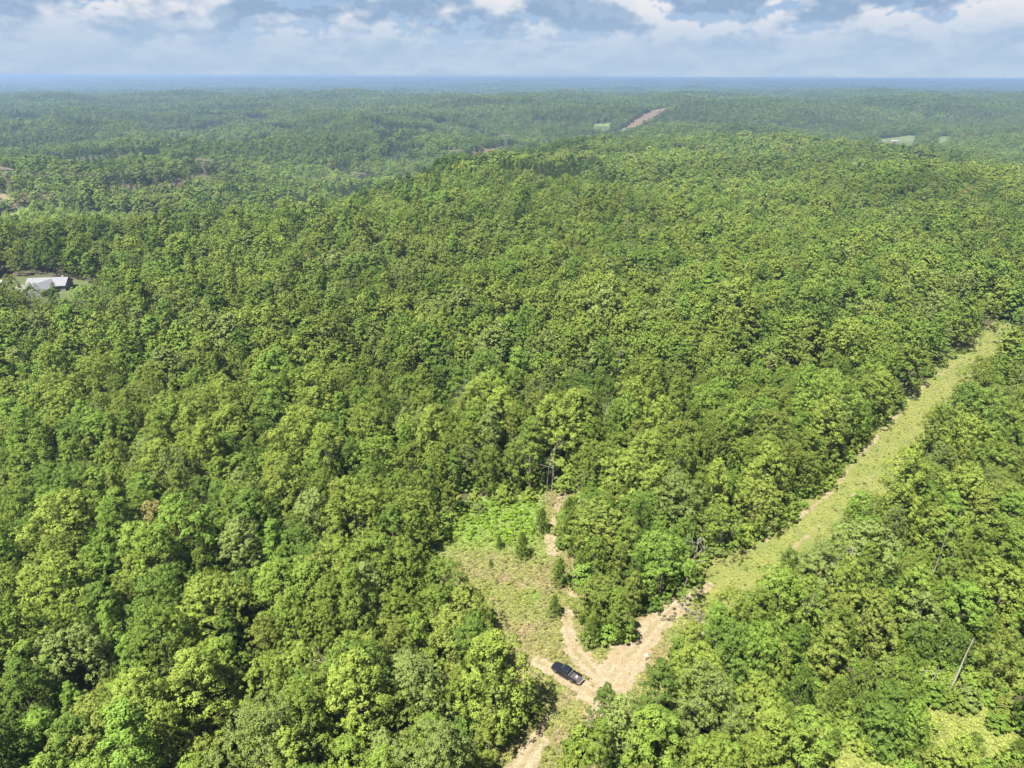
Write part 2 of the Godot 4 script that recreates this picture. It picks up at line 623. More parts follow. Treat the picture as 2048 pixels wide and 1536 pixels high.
func lay_out() -> void:
	P_MEADOW = poly([-4, 60, -2, 74, 2, 80, 3.5, 91.5, -1.1, 99.8, -3, 109, -7, 116, -15, 119, -19, 128, -16, 138, -9.5, 148, -2, 152.5, 6, 151.5, 12, 159, 15.5, 159, 14.2, 150, 12, 145, 10.8, 135, 14, 129, 15.4, 120, 14.2, 111, 13.7, 103, 15, 101, 22, 104.8, 28, 112.5, 34, 118, 39, 108, 29, 102, 28.2, 96, 24.5, 89.5, 18, 86, 12.5, 83.5, 9, 78, 8, 60])
	P_STRIP = poly([28, 112.5, 46.9, 130, 64.7, 143, 82, 159, 108.5, 191, 145, 231, 168, 253, 189, 272, 214, 295, 222, 288, 173, 240, 154.5, 219, 126, 191.5, 101.5, 160.5, 78.5, 136.5, 55, 120, 38, 106])
	P_GLADE_A = poly([49, 70, 50, 79, 52, 82.5, 56, 82, 58, 77, 57, 70])
	P_GLADE_B = poly([67, 80, 68, 85, 71, 89.5, 76, 90, 80, 87, 83, 81, 78, 77, 71, 77])
	P_YARD = poly([-266, 352, -260, 360, -245, 363, -230, 361, -221, 357, -216, 352, -199, 334, -200, 317, -222, 317, -244, 328, -256, 341])
	P_LOW = poly([-262, 350, -240, 334, -203, 352, -176, 300, -190, 272, -216, 290, -262, 330])
	# fields and bare patches farther off, in the valleys
	P_FIELDS = [
		[poly([-570, 620, -570, 716, -486, 716, -478, 680, -500, 630]), Color(0.17, 0.145, 0.08), "tan_field"],
		[poly([-446, 540, -470, 600, -472, 640, -464, 692, -330, 704, -300, 650, -262, 610, -246, 545, -330, 532]), Color(0.115, 0.165, 0.03), "young_growth"],
		[poly([-300, 648, -326, 704, -285, 735, -240, 722, -238, 640]), Color(0.16, 0.2, 0.045), "light_green_field"],
		[poly([214, 2075, 262, 2085, 290, 2190, 227, 2180]), Color(0.12, 0.16, 0.05), "valley_pasture"],
		[poly([585, 2060, 640, 2040, 688, 2200, 630, 2190]), Color(0.2, 0.17, 0.09), "straw_field"],
		[poly([819, 1660, 905, 1660, 1050, 1960, 950, 1960]), Color(0.10, 0.13, 0.045), "farm_pasture"],
		[poly([945, 1680, 975, 1680, 1135, 1930, 1090, 1930]), Color(0.10, 0.13, 0.045), "farm_pasture"],
	]
	open_polys = [P_MEADOW, P_STRIP, P_GLADE_A, P_GLADE_B, P_YARD, poly([-210, 262, -214, 275, -207, 283, -203, 268])]
	for f in P_FIELDS:
		open_polys.append(f[0])

func make_materials() -> void:
	mats.ground = grain(smat(Color.WHITE, 0.95, 0, true), 0.02, 0.09, 0.62, 3)
	mats.soil = grain(smat(Color.WHITE, 0.97, 0, true), 0.03, 0.14, 0.72, 9, 3.0)
	mats.grass_floor = grain(smat(Color.WHITE, 0.95, 0, true), 0.03, 0.2, 0.6, 4, 4.0)
	mats.blade = smat(Color.WHITE, 0.7, 0, true)
	mats.blade.backlight_enabled = true
	mats.blade.backlight = Color(0.4, 0.45, 0.15)
	mats.bark = grain(smat(Color(0.13, 0.105, 0.08), 0.95), 0.05, 0.9, 0.5, 12)
	mats.dead = grain(smat(Color(0.27, 0.25, 0.22), 0.9), 0.05, 0.7, 0.62, 13)
	mats.leaf = leaf_mat(Color.WHITE)
	mats.pine = leaf_mat(Color(0.092, 0.135, 0.026))


# ---------------------------------------------------------------- ground
func build_ground() -> void:
	var b := MB.new()
	var ys := PackedFloat32Array([-260, -160, -90, -40, -10, 12])
	var y := 30.0
	while y < 16500.0:
		ys.append(y)
		y += maxf(2.6, y * 0.021)
	var cols := 200
	var floor_c := Color(0.052, 0.052, 0.02)
	var green := Color(0.058, 0.08, 0.022)
	for j in ys.size():
		var yy := ys[j]
		for i in cols + 1:
			var x := (i / float(cols) * 2.0 - 1.0) * (maxf(yy, 0.0) * 1.0 + 170.0)
			var h := ground(x, yy)
			b.v.append(Vector3(x, h, -yy))
			var e := maxf(2.0, yy * 0.01)
			b.n.append(Vector3(ground(x - e, yy) - h, e, ground(x, yy + e) - h).normalized())
			var c := floor_c.lerp(green, smoothstep(500.0, 1800.0, yy))
			c = c * (1.0 + 0.5 * nz.get_noise_2d(x * 2.0, yy * 2.0) * (1.0 if yy < 9000.0 else 2.0))
			if yy > 560.0 and yy < 3000.0:
				var g := line_gap(x, yy)
				c = c.lerp(Color(0.125, 0.088, 0.058) * (1.0 + 0.5 * nz.get_noise_2d(x * 9.0, yy * 9.0)), 1.0 - smoothstep(22.0 if yy < 1950.0 else 26.0, 44.0, g))
			b.c.append(Color(c.r, c.g, c.b))
	for j in ys.size() - 1:
		for i in cols:
			var a := j * (cols + 1) + i
			b.ix.append_array(PackedInt32Array([a, a + cols + 1, a + cols + 2, a, a + cols + 2, a + 1]))
	structure("ground", b.mesh(mats.ground), "wooded rolling ground reaching to the hazy horizon")


# how sandy the ground is: 1 on the wheel tracks and the fork, falling to 0 at their edges
var SAND := [
	# x, y, x2, y2, half width
	[42, 121.5, 34, 115.5, 0.9], [34, 115.5, 28, 109.5, 2.6], [28, 109.5, 23.4, 103.4, 3.0], [23.4, 103.4, 18.2, 96.5, 3.6], [18.2, 96.5, 15.6, 91.4, 2.5], [15.6, 91.4, 13.0, 83.0, 1.7],
	[5.0, 100.2, 10.5, 96.0, 1.25], [10.5, 96.0, 15.0, 92.0, 2.0], [15.5, 97.0, 12.0, 103.0, 2.0], [12.0, 103.0, 11.0, 108.5, 1.35], [11.0, 108.5, 11.5, 113.0, 1.1],
	[13.0, 119.0, 14.2, 126.0, 1.0], [9.4, 133.0, 9.3, 139.0, 1.25], [9.3, 139.0, 10.8, 148.0, 0.8], [10.8, 148.0, 13.6, 159.0, 0.8], [12.4, 92.5, 20, 93.0, 1.6],
	[-2, 70, 1.2, 77.5, 2.2], [1.2, 77.5, 4.6, 83.0, 1.7], [4.6, 83.0, 6.0, 88.0, 0.7],
	[52, 132, 66, 143.0, 0.2], [68, 145, 84, 159.6, 0.5], [84, 159.6, 98, 177, 0.3], [100, 179, 110, 190.5, 0.7], [112, 193, 126, 208, 0.35], [130, 214, 150, 234, 0.3], [152, 236, 172, 254, 0.2], [86, 155, 99, 168, 0.15], [63, 133, 74, 144, 0.2],
]

func sand_at(x: float, y: float) -> float:
	var best := -99.0
	var q := Vector2(x, y)
	for s in SAND:
		var c := Geometry2D.get_closest_point_to_segment(q, Vector2(s[0], s[1]), Vector2(s[2], s[3]))
		best = maxf(best, s[4] - c.distance_to(q))
	return best + 0.9 * nz.get_noise_2d(x * 22.0, y * 22.0) + 0.6 * nz.get_noise_2d(x * 75.0 + 40.0, y * 75.0)

func grass_tint(x: float, y: float) -> Color:
	var dry := Color(0.17, 0.152, 0.06)
	var olive := Color(0.142, 0.16, 0.036)
	var lush := Color(0.125, 0.195, 0.026)
	var w := 0.5 + 0.9 * nz.get_noise_2d(x * 5.0, y * 5.0)
	var c := dry.lerp(olive, clampf(w + 0.1, 0.0, 1.0))
	c = c.lerp(Color(0.2, 0.16, 0.085), clampf(2.4 * nz.get_noise_2d(x * 11.0 + 33.0, y * 11.0) - 0.35, 0.0, 0.7))
	if x < 30.0 and y > 100.0:
		var l := smoothstep(125.0, 141.0, y + 5.0 * nz.get_noise_2d(x * 8.0, y * 8.0)) * (1.0 - smoothstep(5.0, 10.0, x)) + 0.9 * exp(-(pow((x - 4.5) / 1.6, 2) + pow((y - 118.0) / 2.2, 2)))
		c = c.lerp(lush, clampf(l, 0.0, 1.0))
	elif x > 40.0 and y < 100.0:
		c = c.lerp(Color(0.17, 0.21, 0.035), 0.8)
	elif x > 30.0:
		return Color(0.158, 0.182, 0.036).lerp(Color(0.11, 0.155, 0.028), clampf(0.2 + 1.2 * nz.get_noise_2d(x * 9.0, y * 9.0 + 20.0), 0.0, 0.7)).lerp(c, 0.2) * (1.0 + 0.22 * nz.get_noise_2d(x * 30.0, y * 30.0))
	var v := 1.0 + 0.45 * nz.get_noise_2d(x * 40.0, y * 40.0)
	return Color(c.r * v, c.g * v, c.b * v)

func edge(p: PackedVector2Array, x: float, y: float, wob := 1.0) -> float:
	var q := Vector2(x + wob * nz.get_noise_2d(x * 30.0, y * 30.0) * 2.0, y + wob * nz.get_noise_2d(x * 30.0 + 90.0, y * 30.0) * 2.0)
	var best := 1e9
	for i in p.size():
		best = minf(best, q.distance_squared_to(Geometry2D.get_closest_point_to_segment(q, p[i], p[(i + 1) % p.size()])))
	return sqrt(best) * (1.0 if Geometry2D.is_point_in_polygon(q, p) else -1.0)

func build_open_ground() -> void:
	# grass sheets reach a little under the trees around them
	structure("meadow_ground", sheet(-30, 56, 48, 170, 1.0, 0.03, func(x, y): return edge(P_MEADOW, x, y) + 6.0, grass_tint).mesh(mats.grass_floor), "grassy clearing between the forest and the sandy fork")
	structure("strip_ground", sheet(34, 100, 228, 300, 1.4, 0.045, func(x, y): return edge(P_STRIP, x, y) + 4.5, grass_tint).mesh(mats.grass_floor), "straight mown grass strip running away through the forest")
	structure("glade_ground", sheet(42, 62, 68, 92, 1.0, 0.03, func(x, y): return edge(P_GLADE_A, x, y) + 4.0, grass_tint).mesh(mats.grass_floor), "small dry glade at the bottom right edge")
	structure("glade_ground", sheet(60, 66, 94, 98, 1.0, 0.03, func(x, y): return edge(P_GLADE_B, x, y) + 4.0, grass_tint).mesh(mats.grass_floor), "yellow-green glade in the bottom right corner")
	var sandy := func(x: float, y: float) -> Color:
		var c := Color(0.218, 0.182, 0.118).lerp(Color(0.205, 0.155, 0.092), clampf(0.3 + 1.3 * nz.get_noise_2d(x * 14.0 + 5.0, y * 14.0), 0.0, 1.0))
		# two worn wheel paths and a weedier crown between them
		var best := 99.0
		var q := Vector2(x, y)
		for g in SAND:
			best = minf(best, Geometry2D.get_closest_point_to_segment(q, Vector2(g[0], g[1]), Vector2(g[2], g[3])).distance_to(q))
		var rut := exp(-pow((best - 0.85) / 0.32, 2.0))
		var mid := exp(-pow(best / 0.45, 2.0))
		c = c.lerp(Color(0.25, 0.212, 0.145), rut * 0.7).lerp(Color(0.16, 0.14, 0.065), mid * clampf(0.5 + 1.5 * nz.get_noise_2d(x * 20.0, y * 20.0 + 60.0), 0.0, 0.85))
		var v := 1.0 + 0.35 * nz.get_noise_2d(x * 70.0, y * 70.0)
		return Color(c.r * v, c.g * v, c.b * v)
	structure("sandy_track", sheet(-6, 62, 50, 162, 0.34, 0.07, func(x, y): return minf(sand_at(x, y), edge(P_MEADOW, x, y, 0.0) + 2.5 if x < 34.0 else 9.0), sandy).mesh(mats.soil), "pale sandy track forking beside the pickup")
	structure("bare_soil", sheet(49, 128, 176, 258, 0.7, 0.085, func(x, y): return sand_at(x, y), sandy).mesh(mats.soil), "patches of bare soil along the grass strip")
	for f in P_FIELDS:
		var bb := Rect2(f[0][0], Vector2.ZERO)
		for q in f[0]:
			bb = bb.expand(q)
		bb = bb.grow(8.0)
		var tc: Color = f[1]
		structure(f[2], sheet(bb.position.x, bb.position.y, bb.end.x, bb.end.y, 5.0, 0.5, func(x, y): return edge(f[0], x, y, 1.0) + 3.0, func(x, y): return tc * (1.0 + 0.4 * nz.get_noise_2d(x * 4.0, y * 4.0))).mesh(mats.grass_floor))

	# grass tufts, weeds and low plants
	rng.seed = 99
	var tuft := MB.new()
	for k in 16:
		var a := rng.randf() * TAU
		var d := Vector3(cos(a), 0, sin(a))
		var s := Vector3(-d.z, 0, d.x) * 0.045
		var r := d * rng.randf_range(0.0, 0.16)
		var h := rng.randf_range(0.2, 0.42)
		var tip := r + d * h * rng.randf_range(0.3, 0.8) + Vector3(0, h, 0)
		var col := Color.WHITE * rng.randf_range(0.8, 1.2)
		tuft.tri(r - s, r + s, tip, col)
	var weed := MB.new()
	for k in 7:
		var a := rng.randf() * TAU
		var r := rng.randf() * 0.32
		clump(weed, Vector3(cos(a) * r, 0.18 + rng.randf() * 0.3, sin(a) * r), Vector3(cos(a), 0.6, sin(a)).normalized(), 0.24, 14, 0.1, rng.randf_range(0.85, 1.15))
	var tm := tuft.mesh(mats.blade)
	var wm := weed.mesh(mats.leaf)
	var rows := PackedFloat32Array()
	var wrows := PackedFloat32Array()
	for zone in [[P_MEADOW, 62.0, 0.62], [P_STRIP, 112.0, 1.05], [P_GLADE_A, 68.0, 0.7], [P_GLADE_B, 72.0, 0.7]]:
		var p: PackedVector2Array = Geometry2D.offset_polygon(zone[0], 3.0)[0]
		var bb := Rect2(p[0], Vector2.ZERO)
		for q in p:
			bb = bb.expand(q)
		bb = bb.grow(2.0)
		var st: float = zone[2]
		var y := bb.position.y
		while y < bb.end.y:
			var x := bb.position.x
			while x < bb.end.x:
				var px := x + rng.randf_range(-0.5, 0.5) * st
				var py := y + rng.randf_range(-0.5, 0.5) * st
				x += st
				if not Geometry2D.is_point_in_polygon(Vector2(px, py), p):
					continue
				var sd := sand_at(px, py)
				if sd > 0.5 and rng.randf() > 0.03:
					continue
				if sd > -0.4 and rng.randf() > 0.4:
					continue
				var c := grass_tint(px, py)
				var lush := clampf((c.g / maxf(c.r, 0.001) - 1.25) * 2.2, 0.0, 1.0)
				var v := rng.randf_range(0.75, 1.3)
				c = Color(c.r * v, c.g * v, c.b * v)
				if rng.randf() < 0.05 + lush * 0.3:
					row(wrows, P(px, py, 0.05), rng.randf() * TAU, rng.randf_range(0.6, 1.2) + lush * 0.6, rng.randf_range(0.6, 1.1) + lush * 0.6, Color(c.r * 0.86, c.g * 0.9, c.b * 0.85))
				else:
					row(rows, P(px, py, 0.05), rng.randf() * TAU, rng.randf_range(0.8, 1.6), rng.randf_range(0.5, 1.2), c)
			y += st
	var g := Node3D.new()
	g.name = "meadow_grass"
	add_child(g)
	g.set_meta("kind", "stuff"); g.set_meta("label", "grass tufts and low weeds over the clearings"); g.set_meta("category", "grass")
	copies("grass_tufts", tm, rows, g)
	copies("low_weeds", wm, wrows, g)


# ---------------------------------------------------------------- woods
func build_woods() -> void:
	var meshes0: Array[ArrayMesh] = []
	var trunks: Array[ArrayMesh] = []
	var both0: Array[ArrayMesh] = []
	# seed, shape, height, radius, crown base share
	var kinds := [[1, 0, 14.0, 4.0, 0.22], [2, 1, 16.5, 3.3, 0.2], [3, 2, 13.0, 4.7, 0.25], [4, 0, 12.0, 3.4, 0.16], [5, 1, 15.0, 3.7, 0.2], [6, 3, 16.0, 3.4, 0.16], [7, 2, 14.5, 5.2, 0.26], [8, 0, 13.0, 3.8, 0.18], [9, 1, 14.0, 2.8, 0.14], [10, 2, 15.5, 4.6, 0.24]]
	for k in kinds:
		var cr := broadleaf(100 + k[0], k[1], k[2], k[3], k[4], int(18 + k[3] * 6.0), 24, 0.116, 11)
		meshes0.append(cr.mesh(mats.leaf))
		var tr := trunk(300 + k[0], k[2], 0.2 + k[3] * 0.022, 7)
		trunks.append(tr.mesh(mats.bark))
		both0.append(tr.put(cr.mesh(mats.leaf), mats.bark))
	var lod1: Array[ArrayMesh] = []
	var lod2: Array[ArrayMesh] = []
	var lod3: Array[ArrayMesh] = []
	for k in kinds:
		lod1.append(trunk(500 + k[0], k[2], 0.2, 2, 4).put(broadleaf(200 + k[0], k[1], k[2], k[3], k[4], 36, 9, 0.22, 10).mesh(mats.leaf), mats.bark))
		lod2.append(broadleaf(400 + k[0], 0 if k[1] == 3 else k[1], k[2] * 0.95, k[3] * 1.15, 0.1, 36, 26, 0.42).mesh(mats.leaf))
		lod3.append(broadleaf(600 + k[0], 2 if k[1] != 0 else 0, k[2] * 0.9, k[3] * 1.4, 0.1, 20, 12, 0.85).mesh(mats.leaf))
	var pines: Array[ArrayMesh] = []
	var pines_lo: Array[ArrayMesh] = []
	for s in 3:
		pines.append(pine(700 + s, 7.0, 2.4, 170, 34, 0.08).mesh(mats.pine))
		pines_lo.append(pine(720 + s, 13.0, 2.6, 60, 14, 0.32).mesh(mats.leaf))
	var bush := broadleaf(800, 0, 2.8, 1.9, 0.02, 34, 40, 0.17).mesh(mats.leaf)
	var cluster := MB.new()
	rng.seed = 41
	for k in 26:
		clump(cluster, Vector3(rng.randf_range(-19, 19), rng.randf_range(6, 11), rng.randf_range(-19, 19)), Vector3.UP, 5.0, 12, 2.4, rng.randf_range(0.8, 1.2), 1.1)
	var cluster_m := cluster.mesh(mats.leaf)

	# where trees stand, nearest first
	rng.seed = 2024
	var near: Array = []      # candidates for trees of their own
	var r0: Array = []; var r1: Array = []; var r2: Array = []; var r3: Array = []
	for k in kinds.size():
		r0.append(PackedFloat32Array()); r1.append(PackedFloat32Array()); r2.append(PackedFloat32Array()); r3.append(PackedFloat32Array())
	var p1 := PackedFloat32Array()
	var bushes := PackedFloat32Array()
	var far := PackedFloat32Array()
	for ring in [[48.0, 215.0, 6.3, 0], [215.0, 640.0, 7.2, 1], [640.0, 2300.0, 8.6, 2], [2300.0, 5600.0, 12.5, 3], [5600.0, 16000.0, 42.0, 4]]:
		var st: float = ring[2]
		var y: float = ring[0]
		var lod: int = ring[3]
		while y < ring[1]:
			var half := y * 0.86 + 62.0
			var x := -half
			while x < half:
				var px := x + rng.randf_range(-0.46, 0.46) * st
				var py := y + rng.randf_range(-0.46, 0.46) * st
				var pick := rng.randf()
				var turn := rng.randf() * TAU
				var size := lerpf(0.78, 1.5, pow(rng.randf(), 1.6)) * (1.0 + 0.3 * nz.get_noise_2d(px * 1.5 + 500.0, py * 1.5))
				x += st
				if lod == 4:
					if ground(px, py) > 50.0:
						continue
					var ti := tint_of(px, py, pick)
					var cc: Array = TINTS[ti]
					var u := rng.randf_range(0.6, 0.95)
					row(far, P(px, py, -1.0), turn, size * 1.25, size * 1.1, Color(cc[0] * u, cc[1] * u, cc[2] * u))
					continue
				var scrub := px > 30.0 and py < 106.0
				if scrub:
					size *= 0.72
				if lod == 1 or lod == 2:
					size *= 1.13
				if Geometry2D.is_point_in_polygon(Vector2(px, py), P_LOW):
					size *= 0.5
				elif px < -225.0 and px > -470.0 and py > 435.0 and py < 550.0:
					size *= 0.62
				var k := int(pick * 9.999)
				var R: float = kinds[k][3] * size
				if blocked(px, py, (R * 0.95 if px > -26.0 and px < 1.0 and py > 94.0 and py < 124.0 else R * 0.75 if (px > -9.0 and px < 13.0 and py < 103.0) or (px > 18.0 and px < 36.0 and py > 84.0 and py < 101.0) else minf(R * 0.55, 2.2) if px > py - 84.0 and py > 104.0 and px > 38.0 else 0.7 if px > 14.0 and px < 36.0 and py > 101.0 and py < 128.0 else minf(R * 0.45, 1.8)) if py < 420.0 else 0.0):
					# the young growth on the left: low bright saplings
					if py > 530.0 and py < 770.0 and px < -200.0 and px > -460.0 and rng.randf() < 0.75 and Geometry2D.is_point_in_polygon(Vector2(px, py), P_FIELDS[1][0]):
						row(r2[3], P(px, py), turn, 0.62, rng.randf_range(0.22, 0.45), Color(0.135, 0.2, 0.03))
					elif py < 300.0 and not in_open(px, py) and rng.randf() < 0.8:
						var e := rng.randf_range(0.7, 1.5)
						var ct: Array = TINTS[tint_of(px, py, rng.randf())]
						row(bushes, P(px, py), turn, e, e * rng.randf_range(0.8, 1.3), Color(ct[0], ct[1], ct[2]))
					continue
				var t := tint_of(px, py, rng.randf())
				if rng.randf() < 0.7 * hollow_shade(px, py):
					t = 3  # dark green favoured here, painting in the shade of the dip
				while (k * 7 + t * 3) % 5 > 2:
					k = (k + 1) % 10
				var tall := lerpf(1.0, size, 0.6) * rng.randf_range(0.78, 1.18)
				var b := rng.randf_range(0.86, 1.14) * (1.0 + 0.4 * nz.get_noise_2d(px * 0.25 + 77.0, py * 0.25)) * (1.0 - 0.16 * smoothstep(500.0, 2200.0, py)) * (1.0 - 0.4 * hollow_shade(px, py))  # far leaves darkened in place of self-shadow, the dip's belt for its shade
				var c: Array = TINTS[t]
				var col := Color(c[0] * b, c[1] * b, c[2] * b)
				match lod:
					0:
						near.append([px, py, k, turn, size, tall, t, col])
						if rng.randf() < (0.9 if scrub else 0.6):
							var e := rng.randf_range(0.7, 1.5)
							row(bushes, P(px + 2.5, py + 1.2), turn, e, e, Color(c[0], c[1], c[2]))
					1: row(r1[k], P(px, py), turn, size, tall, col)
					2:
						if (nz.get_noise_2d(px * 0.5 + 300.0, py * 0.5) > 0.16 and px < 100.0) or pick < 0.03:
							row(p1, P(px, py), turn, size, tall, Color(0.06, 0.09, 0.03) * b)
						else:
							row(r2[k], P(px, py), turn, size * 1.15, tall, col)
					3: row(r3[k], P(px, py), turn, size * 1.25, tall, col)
			y += st

	# brush and saplings fill the floor between the trunks
	var by := 56.0
	while by < 215.0:
		var bx := -by * 0.86 - 50.0
		while bx < by * 0.86 + 50.0:
			var scrub := bx > 26.0 and by < 110.0
			var px := bx + rng.randf_range(-1.4, 1.4)
			var py := by + rng.randf_range(-1.4, 1.4)
			bx += 2.4 if scrub else 3.4
			if in_open(px, py) or rng.randf() < 0.15:
				continue
			var e := rng.randf_range(0.6, 1.35)
			var ct: Array = TINTS[tint_of(px, py, rng.randf())]
			var v := rng.randf_range(0.75, 1.1)
			row(bushes, P(px, py, -0.1), rng.randf() * TAU, e, e * rng.randf_range(0.7, 1.2), Color(ct[0] * v, ct[1] * v, ct[2] * v))
		by += 2.6
	for i in 2600:
		var px := rng.randf_range(-456.0, -238.0)
		var py := rng.randf_range(532.0, 735.0)
		if Geometry2D.is_point_in_polygon(Vector2(px, py), P_FIELDS[1][0]) or rng.randf() < 0.2 and Geometry2D.is_point_in_polygon(Vector2(px, py), P_FIELDS[2][0]):
			var e := 0.22 + 0.62 * pow(rng.randf(), 4.0)
			var v := rng.randf_range(0.75, 1.1)
			row(r2[rng.randi() % 10], P(px, py), rng.randf() * TAU, e * 1.25, e, Color(0.165 * v, 0.23 * v, 0.04 * v))
	# the 300 that show largest are trees of their own
	for q in near:
		var top := seen_at(P(q[0], q[1], kinds[q[2]][2] * q[5] * 0.75))
		var inside: bool = top.x > -0.01 and top.x < 1.01 and top.y < 1.03
		q.append(kinds[q[2]][3] * q[4] * kinds[q[2]][2] * q[5] / (top.z * top.z) if inside else 0.0)
		q.append(top)
	near.sort_custom(func(a, b): return a[8] > b[8])
	var tinted := {}
	var said := {}
	var own := 0
	for q in near:
		var k: int = q[2]
		if own >= 300 or q[8] <= 0.0:
			row(r0[k], P(q[0], q[1]), q[3], q[4], q[5], q[7])
			continue
		own += 1
		var tname: String = TINTS[q[6]][3]
		var form: String = ["round", "tall oval", "broad", "spire-shaped"][kinds[k][1]]
		var o := thing("broadleaf_tree", words_for(near, q, ("tall " if q[5] > 1.05 else "low " if q[5] < 0.75 else "") + form + " " + tname, said), "tree", P(q[0], q[1]), q[3], "broadleaf trees of the near forest")
		o.scale = Vector3(q[4], q[5], q[4])
		var cr := part("crown", meshes0[k], o)
		# three leaf colours per crown shape keep the meshes few
		var key := "%d/%d" % [k, q[6]]
		if not tinted.has(key):
			var u := 0.84 + 0.32 * fmod(k * 0.618 + q[6] * 0.37, 1.0)
			tinted[key] = leaf_mat(Color(TINTS[q[6]][0] * u, TINTS[q[6]][1] * u, TINTS[q[6]][2] * u))
		cr.material_override = tinted[key]
		part("trunk", trunks[k], o)

	var woods := Node3D.new()
	woods.name = "forest"
	add_child(woods)
	woods.set_meta("kind", "stuff"); woods.set_meta("label", "unbroken green broadleaf forest covering the hills to the horizon"); woods.set_meta("category", "forest")
	for k in kinds.size():
		copies("near_trees", both0[k], r0[k], woods)
		copies("middle_trees", lod1[k], r1[k], woods)
		copies("hillside_trees", lod2[k], r2[k], woods)
		copies("distant_trees", lod3[k], r3[k], woods)
	copies("hillside_pines", pines_lo[0], p1, woods)
	copies("undergrowth", bush, bushes, woods)
	copies("farthest_canopy", cluster_m, far, woods)

	# young pines that stand apart in the clearing and along its path
	var pt := trunk(760, 7.0, 0.12, 5).mesh(mats.bark)
	for q in [
		[2.4, 131.2, 0.95, "bushy dark pine standing alone in the middle of the clearing"],
		[-2.8, 134.4, 0.5, "small pine left of the lone bushy pine in the clearing"],
		[-4.6, 128.0, 0.26, "knee-high pine seedling in the yellow grass of the clearing"],
		[7.1, 140.8, 0.95, "slender pine at the left edge of the sandy path, far end of clearing"],
		[10.2, 121.4, 1.0, "pine beside a fallen branch halfway along the sandy track"],
		[8.6, 112.2, 0.74, "small cone-shaped pine left of the bare sandy track"],
		[14.4, 131.5, 1.1, "pine in the row right of the path, opposite the lone pine"],
		[13.0, 136.4, 1.05, "pine in the row right of the path, nearest the bare sand patch"],
		[13.6, 141.8, 1.25, "tall pine in the row right of the path below the dead snags"],
		[15.4, 126.5, 0.85, "lowest pine of the row right of the path"],
		[15.2, 104.8, 0.95, "green pine at the tip of the wedge of trees above the fork"],
		[17.0, 108.4, 1.15, "pine behind the one at the tip of the wedge above the fork"],
		[44.5, 83.5, 1.1, "pine at the bottom edge left of the dry glade"],
		[54.0, 88.0, 1.2, "pine above the dry glade, lower right"],
		[58.5, 87.0, 0.95, "pine right of the taller one above the dry glade"],
		[64.0, 80.5, 1.15, "pine between the two glades at lower right"],
		[63.6, 86.5, 1.3, "dark pine at the upper left of the yellow-green glade"],
		[52.0, 82.0, 0.6, "small pine inside the dry glade at lower right"],
		[79.0, 79.0, 0.8, "pine at the bottom edge of the yellow-green glade"]]:
		var o := thing("pine_tree", q[3], "pine tree", P(q[0], q[1]), q[0] * 2.3, "young pines")
		o.scale = Vector3.ONE * q[2]
		part("crown", pines[int(absf(q[0]) * 7.0) % 3], o)
		part("trunk", pt, o)

# words that single a tree out: its look, where it stands, and the look of the trees beside it
func words_for(near: Array, q: Array, look: String, said: Dictionary) -> String:
	var beside := {"left": [1e9, ""], "right": [1e9, ""], "behind": [1e9, ""], "in front": [1e9, ""]}
	for o in near:
		var d := Vector2(o[0] - q[0], o[1] - q[1])
		var l := d.length()
		if l < 0.1 or l > 12.0:
			continue
		var w := ("right" if d.x > 0 else "left") if absf(d.x) > absf(d.y) else ("behind" if d.y > 0 else "in front")
		if l < beside[w][0]:
			beside[w] = [l, TINTS[o[6]][3]]
	var u: float = q[9].x
	var v: float = q[9].y
	var across: String = ["at the left edge", "a tenth across", "a fifth across", "a third across", "left of centre", "at the centre", "right of centre", "two thirds across", "a fifth from the right", "a tenth from the right", "at the right edge"][clampi(int(u * 11.0), 0, 10)]
	var down := "at the bottom" if v > 0.94 else "near the bottom" if v > 0.86 else "low down" if v > 0.77 else "below mid-height" if v > 0.68 else "at clearing height" if v > 0.6 else "near mid-height"
	var base := "%s tree %s, %s" % [look, across, down]
	for w in [["left"], ["right"], ["behind"], ["in front"], ["left", "right"], ["left", "behind"], ["right", "behind"], ["left", "in front"], ["right", "in front"]]:
		var text := base
		var ok := true
		for x in w:
			if beside[x][1] == "":
				ok = false
			text += ", %s %s" % [beside[x][1], x]
		if ok and not said.has(text) and text.split(" ").size() <= 16:
			said[text] = true
			return text
	said[base] = true
	return base


